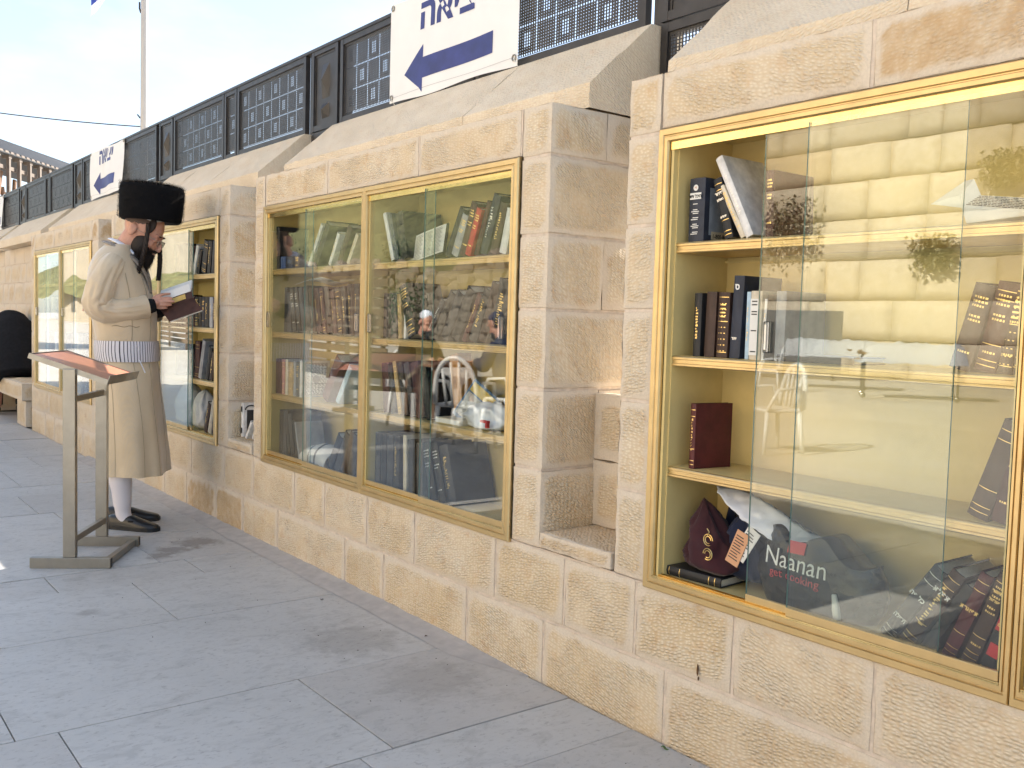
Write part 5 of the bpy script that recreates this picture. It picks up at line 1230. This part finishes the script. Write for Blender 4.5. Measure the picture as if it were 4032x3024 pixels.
# ================================================================ flagpole, flag, cable
PAINT = simple('white_pole_paint', (.40, .385, .365), .4, var=.04, scale=3)
fp = thing('flagpole', 'tall white flagpole rising behind the fence', 'flagpole', (-16.0, 2.74, 0))
b = MB(); b.tube([(0, 0, 0), (0, 0, 4), (0, 0, 11)], [.068, .060, .045], 28, cap=False); b.build('pole', PAINT, fp, smooth=True)
b = MB(); b.tube([(-.03, -.055, 4.3), (-.10, -.075, 4.36)], .012, 6); b.tube([(-.02, -.05, 5.95), (-.06, -.06, 6.02), (-.06, -.06, 6.12)], .016, 6); b.build('cleat', FENCE, fp)
b = MB(); b.ellip((0, 0, 11.05), .08, .08, .08, 12, 8); b.build('finial', FOIL, fp, smooth=True)
fl = thing('flag', 'white flag with blue stripe hanging beside the flagpole', 'flag', (-16.0, 2.74, 0))
ff = Vector((-.284, -.959, 0))       # away from the pole, towards the left of the picture
def flagp(u, v, w=0): 
    x = .05+u*1.0; return ff*(x*.74)+Vector((.959, -.284, 0))*(.10*sin(u*7+v*2)*u+w)+Vector((0, 0, 7.97-v*1.15-u*1.02-.06*sin(u*9)))
for mats, nm, rg_ in ((SHIRT, 'cloth', [(0, .14), (.30, .70), (.86, 1)]), (simple('flag_blue', (.03, .06, .34), .7), 'blue_stripe', [(.14, .30), (.70, .86)])):
    b = MB()
    for v0, v1 in rg_:
        for s in (0, .002):
            G = [[b.vert(flagp(i/24, v0+(v1-v0)*j/6, s)) for j in range(7)] for i in range(25)]
            for i in range(24):
                for j in range(6): b.face((G[i][j], G[i+1][j], G[i+1][j+1], G[i][j+1]))
    b.build(nm, mats, fl, smooth=True)
cb_ = thing('overhead_cable', 'thin dark cable running left from the flagpole', 'cable')
b = MB(); A = Vector((-16.0, 2.70, 4.16)); B = Vector((-21.6, -1.9, 5.25)); b.tube([A.lerp(B, i/24)-Vector((0, 0, .55*(i/24)*(1-i/24))) for i in range(25)], .010, 6); b.build('wire', FENCE, cb_)

# ================================================================ covered wooden ramp far behind
WOOD = simple('weathered_wood', (.16, .085, .045), .7, var=.3, scale=4, bump=.2, bscale=20)
PALEW = simple('pale_timber', (.15, .12, .10), .7, var=.2, scale=4)
ROOF = simple('grey_roof_sheet', (.026, .028, .033), .6, var=.2, scale=3)
br = thing('covered_bridge', 'distant timber bridge with grey sheet roof at the far left', 'bridge', (-33.6+.79*.0, 3.6, 0), math.atan2(.61, -.79))
# local x runs along the bridge away from the camera, local -y is the near side
def bp(s, n, z): return (s, n, z)
b = MB(); n_ = 44
for i in range(n_):
    x0 = -3+i*.33; x1 = x0+.33; zt = .03 if i % 1 == 0 else 0
    for (xa, xb, dz) in ((x0, x0+.20, .035), (x0+.20, x1, 0)):
        b.quad((xa, 0, 6.12+dz), (xb, 0, 6.12+dz), (xb, 1.05, 6.74+dz), (xa, 1.05, 6.74+dz)); b.quad((xa, 0, 6.06), (xb, 0, 6.06), (xb, 0, 6.12+dz), (xa, 0, 6.12+dz))
b.quad((-3, 0, 6.05), (11.5, 0, 6.05), (11.5, 1.05, 6.66), (-3, 1.05, 6.66)); b.quad((-3, 1.05, 6.78), (11.5, 1.05, 6.78), (11.5, 3.0, 6.1), (-3, 3.0, 6.1)); b.build('roof', ROOF, br)
for i in range(44):
    b = MB(); b.box(-3+i*.33, -3+i*.33+.2, -.012, -.002, 6.085, 6.15); b.build('eave_end', PALEW, br)
for i in range(18):
    b = MB(); x = -2.6+i*.66; b.box(x, x+.10, .08, .18, 2.0, 6.05); b.box(x-.04, x+.14, .07, .3, 5.95, 6.05); b.build('post', PALEW, br)
b = MB(); b.box(-3, 11.5, .22, .34, 5.62, 5.74); b.build('beam', PALEW, br)
for i in range(26):
    b = MB(); x = -2.8+i*.5; h = (.35, .7, .5, .9)[i % 4]; b.box(x, x+.16, .5, .56, 4.0, 4.75+h, M=Matrix.Translation((x, 0, 4.4)) @ Matrix.Rotation(radians((-14, 6, 0, 12)[i % 4]), 4, 'Y') @ Matrix.Translation((-x, 0, -4.4))); b.build('plank', WOOD, br)
for z in (4.1, 4.35, 4.6, 4.85, 5.1):
    b = MB(); b.box(-3, 11.5, 1.6, 1.66, z, z+.10); b.build('plank', WOOD, br)
b = MB(); b.box(-3, 11.5, .3, 2.6, 3.6, 3.8); b.build('deck', WOOD, br)

# ================================================================ what the glass mirrors: plaza, ancient wall, furniture
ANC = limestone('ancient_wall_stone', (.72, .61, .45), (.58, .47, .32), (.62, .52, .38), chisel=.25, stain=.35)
aw = thing('ancient_stone_wall', 'tall sunlit wall of huge ancient blocks mirrored in the glass', 'wall')
rz_ = random.Random(21); z = 0; k = 0
MORT2 = simple('dark_joint', (.34, .275, .19), .95)
while z < 11.5:
    h = rz_.uniform(.95, 1.15) if z < 6.2 else rz_.uniform(.45, .75); x = -27.5+rz_.uniform(-1, 1)*.0-rz_.uniform(0, .8)
    while x < 6:
        w = rz_.uniform(.9, 2.6) if z < 6.2 else rz_.uniform(1.0, 1.9); k += 1
        if k <= 292:
            bb = MB(); set_ = rz_.uniform(-.05, .05); g = rz_.uniform(.004, .014)
            nx = 6; nzz = 4; G = {}
            for i in range(nx+1):
                for j in range(nzz+1):
                    e = i in (0, nx) or j in (0, nzz); px_, pz_ = x+g+(w-2*g)*i/nx, z+g+(h-2*g)*j/nzz
                    jx = .03*noise.noise((px_*3, pz_*3, k)) if e else 0
                    G[i, j] = bb.vert((px_+jx, -21+set_+(-.03 if e else .03+.05*noise.noise((px_*2, pz_*2, k))), pz_+jx*.7), 1.)
            for i in range(nx):
                for j in range(nzz): bb.face((G[i, j], G[i, j+1], G[i+1, j+1], G[i+1, j]))
            R_ = [G[i, 0] for i in range(nx+1)]+[G[nx, j] for j in range(1, nzz+1)]+[G[i, nzz] for i in range(nx-1, -1, -1)]+[G[0, j] for j in range(nzz-1, 0, -1)]
            Bk_ = [bb.vert((bb.v[q][0], -21.35, bb.v[q][2])) for q in R_]
            for q in range(len(R_)): bb.face((R_[q], R_[(q+1) % len(R_)], Bk_[(q+1) % len(R_)], Bk_[q]))
            bb.build('stone', ANC, aw, smooth=True, attr='boss')
        x += w
    z += h
b = MB(); b.box(-29.2, 8.5, -24, -21.08, 0, z); b.build('joint_core', MORT2, aw)
BUSH = simple('caper_leaf', (.26, .22, .12), .6, var=.3, scale=3)
for i, (x, z, r) in enumerate(((-17.1, 4.3, 1.15), (-12.6, 3.3, .6), (-10.9, 5.2, .6), (-19.5, 5.6, .5))):
    t = thing('caper_bush', 'grey green caper bush hanging from the ancient wall, %s of four' % ORD[i], 'bush', (x, -20.85, z), group='caper bushes on the ancient wall')
    b = MB(); rb_ = random.Random(i)
    for q in range(800):
        gg = lambda s_: max(-1.5, min(1.5, rb_.gauss(0, 1)))*s_
        p = Vector((gg(.40)+.3*sin(q*.01), abs(gg(.3)), gg(.34)-.2*abs(gg(1))))*r*1.15; d = Vector((rb_.gauss(0, 1), rb_.gauss(0, 1), rb_.gauss(0, 1))).normalized()*.07; s = d.cross(Vector((0, 0, 1))).normalized()*.045
        b.face([b.vert(p-d), b.vert(p+s), b.vert(p+d), b.vert(p-s)])
    b.build('foliage', BUSH, t)
    b = MB(); b.tube([(0, -.3, 0), (0, .05, -.02), (.05*r, .2*r, -.3*r)], [.03, .025, .01], 6); b.build('stem', WOOD, t)
# ruined rubble wall, hillside and building mirrored farther left
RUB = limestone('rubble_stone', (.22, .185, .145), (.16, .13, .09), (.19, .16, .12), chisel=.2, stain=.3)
rw_ = thing('ruined_rubble_wall', 'low ruined rubble wall mirrored in the middle cabinet', 'wall')
x = -29.2; q = 0
while x > -62:
    z = 0; w = rz_.uniform(.6, 1.2); top_ = 3.6+1.3*noise.noise((x*.15, 2, 0))
    while z < top_ and q < 290:
        h = rz_.uniform(.4, .75); q += 1; bb = MB(); bb.ellip((x-w/2, -21.6+rz_.uniform(-.15, .15), z+h/2), w*.62, .28, h*.68, 7, 5)
        bb.v = [(a+.2*noise.noise((a*2.1, c*2.1, d*2.1)), max(-22.3, c), d+.16*noise.noise((a*3, c, d*3+9))) for a, c, d in bb.v]; bb.a = [1.]*len(bb.v); bb.build('stone', RUB, rw_, attr='boss'); z += h*.93
    x -= w*.93
b = MB(); b.box(-62, -29.2, -22.4, -21.75, 0, 3.4); b.build('rubble_core', RUB, rw_)
GRASS = simple('dry_grass_slope', (.10, .10, .04), .95, var=.5, scale=1.2, bump=.6, bscale=4)
b = MB(); nx, ny = 60, 14; G = {}
for i in range(nx+1):
    for j in range(ny+1):
        x = -29-110*i/nx; y = -22.3-26*j/ny; G[i, j] = b.vert((x, y, max(-.05, 2.6+16*(j/ny)**.8+1.2*noise.noise((x*.12, y*.12, 1))+.3*noise.noise((x*.6, y*.6, 1)))))
for i in range(nx):
    for j in range(ny): b.face((G[i, j], G[i, j+1], G[i+1, j+1], G[i+1, j]))
tag(b.build('hillside', GRASS, smooth=True), 'dry grassy hillside above the ruins', kind='structure')
for i, (x, y, s) in enumerate(((-37, -20.2, 1.1), (-47.5, -20.0, 1.3), (-42.5, -23.2, .9), (-58, -23.5, 1.4))):
    t = thing('shrub', ('slender sapling before the rubble wall', 'leafy shrub at the foot of the rubble wall', 'small shrub on the hillside edge', 'broad shrub on the far hillside')[i], 'shrub', (x, y, 0 if y > -21 else 2.9), group='shrubs by the ruins')
    b = MB(); rb_ = random.Random(40+i)
    for q in range(900):
        p = Vector((rb_.gauss(0, .5)*s, rb_.gauss(0, .4)*s, (1.6+rb_.gauss(0, .6))*s)); d = Vector((rb_.gauss(0, 1), rb_.gauss(0, 1), rb_.gauss(0, 1))).normalized()*.09; s_ = d.cross(Vector((0, 0, 1))).normalized()*.05
        b.face([b.vert(p-d), b.vert(p+s_), b.vert(p+d), b.vert(p-s_)])
    b.build('crown', simple('shrub_leaf', (.06, .10, .03), .6, var=.3, scale=2), t)
    b = MB(); b.tube([(0, 0, 0), (.03, 0, .9*s), (.0, .05, 1.7*s)], [.05*s, .035*s, .015*s], 7)
    for q in range(5): b.tube([(.02, 0, (.8+.15*q)*s), (.35*cos(q*1.7)*s, .35*sin(q*1.7)*s, (1.3+.18*q)*s)], [.02*s, .008*s], 5)
    b.build('trunk', WOOD, t)
bld = thing('stone_building', 'pale stone building beyond the ruins mirrored in the far cabinets', 'building', (-92, -24, 0))
b = MB(); b.box(-26, 22, -6, 0, 0, 8.5); b.build('wall', simple('ashlar', (.26, .225, .175), .85, var=.12, scale=1.2), bld)
b = MB(); b.box(-26.3, 22.3, -6.3, .25, 8.5, 8.9); b.build('cornice', PALEW, bld)
for i in range(7):
    w = MB(); x = -22+i*6.2; w.box(x, x+1.7, .002, .05, 1.0, 3.4); w.tube([(x+.85+.85*cos(a), .026, 3.4+.85*sin(a)) for a in [pi*q/10 for q in range(11)]], .06, 6); w.build('arched_window', simple('dark_opening', (.05, .045, .04), .6), bld)
# white plastic chairs
WPL = simple('white_plastic', (.72, .71, .68), .35)
def chair(label, x, y, rz):
    t = thing('plastic_chair', label, 'chair', (x, y, 0), rz, 'white plastic chairs on the plaza')
    b = MB(); b.bevbox(-.21, .21, -.20, .20, .40, .435, .012); b.build('seat', WPL, t, fix=True)
    for sx in (-1, 1):
        for sy in (-1, 1): b = MB(); b.tube([(sx*.19, sy*.18, .41), (sx*.22, sy*.22, 0)], [.024, .018], 8); b.build('leg', WPL, t, smooth=True)
        b = MB(); b.tube([(sx*.21, .20, .42), (sx*.235, .10, .62), (sx*.235, -.14, .64), (sx*.21, -.19, .42)], .018, 8); b.build('armrest', WPL, t, smooth=True)
    b = MB(); b.tube([(.21*cos(a), -.21-.05*sin(a), .43+.43*max(0, sin(a))**.7) for a in [pi*i/16 for i in range(17)]], .022, 8); b.build('back_frame', WPL, t, smooth=True)
    for i in range(4): xx = -.12+.08*i; b = MB(); b.tube([(xx*.8, -.20, .43), (xx, -.245, .43+.40*(1-(xx/.21)**2)**.5)], .014, 6); b.build('back_slat', WPL, t, smooth=True)
    return t
chair('white plastic chair standing nearest the middle cabinet', -7.3, -3.1, radians(150)); chair('white plastic chair alone on the sunlit plaza', -5.85, -5.75, radians(20)); chair('white plastic chair by the cloth covered tables', -11.6, -13.2, radians(60))
CLOTHW = simple('white_table_cloth', (.6, .59, .57), .8, bump=.3, bscale=6)
for i, (x, y, lab) in enumerate(((-9.4, -14.4, 'rolling table heaped with white cloths in front of the ancient wall'), (-11.9, -15.4, 'second rolling table with white cloth bundle farther left'))):
    t = thing('cloth_table', lab, 'table', (x, y, 0), radians(-35), 'cloth covered tables on the plaza')
    b = MB(); rows = []
    for u in range(21):
        rows.append([])
        for v in range(15):
            X, Y = -1+2*u/20, -1+2*v/14; e = max(abs(X), abs(Y)); rows[-1].append(b.vert((X*.95, Y*.42, .98+.10*noise.noise((X*3, Y*3, i))+.05*noise.noise((X*9, Y*9, i)) if e < .9 else .66+.05*noise.noise((X*8, Y*8, i)))))
    for A, B in zip(rows, rows[1:]):
        for j in range(14): b.face((A[j], B[j], B[j+1], A[j+1]))
    b.build('white_cloth', CLOTHW, t, smooth=True); b = MB(); b.box(-.9, .9, -.38, .38, .80, .84); b.build('table_top', WOOD, t)
    for sx in (-.8, .8):
        for sy in (-.32, .32): b = MB(); b.tube([(sx, sy, .8), (sx, sy, .06)], .022, 6); b.ellip((sx, sy, .05), .05, .02, .05, 10, 8); b.build('leg', STEEL, t)
t = thing('partition_screen', 'grey folding screen standing before the ancient wall', 'screen', (-15.5, -17.5, 0), radians(-30))
b = MB(); b.box(-2.2, 2.2, -.03, .03, .15, 1.7); b.build('panel', simple('grey_screen', (.22, .20, .17), .8), t)
for sx in (-2.0, 0, 2.0): b = MB(); b.box(sx-.03, sx+.03, -.3, .3, 0, .08); b.box(sx-.025, sx+.025, -.06, -.031, .08, 1.7); b.build('stand_foot', STEEL, t)
t = thing('slatted_screen', 'long brown slatted wooden screen out on the plaza, mirrored by the man', 'screen', (-27, -8, 0), radians(8))
DW = simple('brown_slat', (.10, .065, .04), .7, var=.3, scale=2)
for i in range(11): b = MB(); b.box(-13, 13, -.015, .015, .22+.17*i, .35+.17*i); b.build('slat', DW, t)
for i in range(10): b = MB(); b.box(-13+2.85*i, -12.92+2.85*i, -.08, -.016, 0, 2.12); b.build('post', DW, t)
# two readers at a small table, seen only in the glass
def seated(label, x, y, rz, coatm, cap):
    t = thing('person', label, 'person', (x, y, 0), rz)
    hm = Matrix.Translation((0, .20, 1.17)) @ Matrix.Rotation(radians(-22), 4, 'X'); b = MB()
    for c, r in (((0, -.008, .032), (.077, .098, .092)), ((0, .028, -.04), (.060, .066, .078)), ((0, .066, -.094), (.028, .024, .022)), ((0, .110, -.042), (.014, .014, .018)), ((.03, .085, .019), (.030, .013, .008)), ((-.03, .085, .019), (.030, .013, .008)), ((.079, -.02, -.008), (.010, .020, .033)), ((-.079, -.02, -.008), (.010, .020, .033))): b.ellip(c, *r, 16, 12, M=hm)
    b.tube([(0, .07, .92), (0, .17, 1.12)], .058, 12); b.ellip((0, .0, .62), .16, .13, .20, 16, 12); b.ellip((0, .05, .86), .18, .11, .18, 16, 12)
    for s in (1, -1):
        b.tube([(s*.17, .06, .95), (s*.22, .14, .74), (s*.10, .38, .77)], [.05, .042, .028], 10); b.ellip((s*.085, .42, .775), .028, .045, .016, 10, 8)
        for q in range(4): b.tube([(s*(.065+.013*q), .44, .778), (s*(.055+.013*q), .485, .776), (s*(.05+.013*q), .515, .766)], [.009, .008, .007], 6)
        b.tube([(s*.07, .41, .785), (s*.045, .44, .792), (s*.035, .47, .788)], [.011, .009, .007], 6)
        b.tube([(s*.10, .0, .53), (s*.12, .40, .50), (s*.12, .42, .07)], [.085, .07, .042], 12); b.ellip((s*.12, .49, .042), .042, .12, .042, 12, 8)
    remesh(b, 'body', SKIN, t, .007)
    b = MB(); path_loft(b, [(0, -.02, .46), (0, .0, .62), (0, .03, .80), (0, .06, .94), (0, .09, 1.01), (0, .11, 1.05)], [.205, .200, .205, .195, .12, .075], 32, 6, .08, 3, flat=.72); b.build('coat', coatm, t, smooth=True, fix=True)
    for s in (1, -1):
        b = MB(); path_loft(b, [(s*.15, .05, .96), (s*.21, .09, .86), (s*.225, .15, .75), (s*.16, .28, .76), (s*.11, .36, .77)], [.065, .072, .068, .056, .048], 18, 5, .15, s); b.build('sleeve', coatm, t, smooth=True)
        b = MB(); path_loft(b, [(s*.10, -.03, .54), (s*.125, .25, .535), (s*.125, .44, .50), (s*.125, .44, .28), (s*.125, .43, .08)], [.10, .095, .085, .075, .07], 16, 5, .1, s+3); b.build('trouser_leg', BLKW, t, smooth=True)
        b = MB(); b.ellip((s*.12, .50, .045), .048, .13, .046, 12, 8); b.build('shoe', LEATH, t, smooth=True)
    b = MB(); b.ellip((0, .050, -.105), .060, .045, .055, 14, 10, M=hm); b.ellip((0, -.03, .02), .080, .085, .080, 16, 10, M=hm); b.build('hair', HAIR, t, smooth=True)
    b = MB(); b.ellip((0, -.022, .062), .081, .092, .070, 18, 10, M=hm); b.build('cap', cap, t, smooth=True)
    return t
seated('bearded reader with white skullcap at a table, mirrored in the middle cabinet', -9.05, -3.62, radians(-90), BLKW, SHIRT)
seated('reader in dark blue hood leaning on the table, mirrored in glass', -7.75, -3.95, radians(80), simple('dark_blue_cloth', (.02, .03, .07), .8), simple('dark_blue_hood', (.02, .03, .07), .8))
t = thing('small_table', 'small brown wooden table between the two mirrored readers', 'table', (-8.42, -3.75, 0)); b = MB(); b.bevbox(-.34, .34, -.5, .5, .72, .75, .004); b.build('table_top', WOOD, t, fix=True)
for sx in (-.29, .29):
    for sy in (-.44, .44): b = MB(); b.box(sx-.025, sx+.025, sy-.025, sy+.025, 0, .72); b.build('leg', WOOD, t)
chair('white plastic chair under the reader with the skullcap', -9.08, -3.62, radians(-90)); chair('white plastic chair under the hooded reader', -7.72, -3.95, radians(80))
# a second reading stand out on the plaza, seen only in the glass
s2 = copy_tree(st); s2.location = (-11.0, -3.9, 0); s2.rotation_euler = (0, 0, radians(140)); s2['label'] = 'steel reading stand out on the plaza mirrored in the middle cabinet'
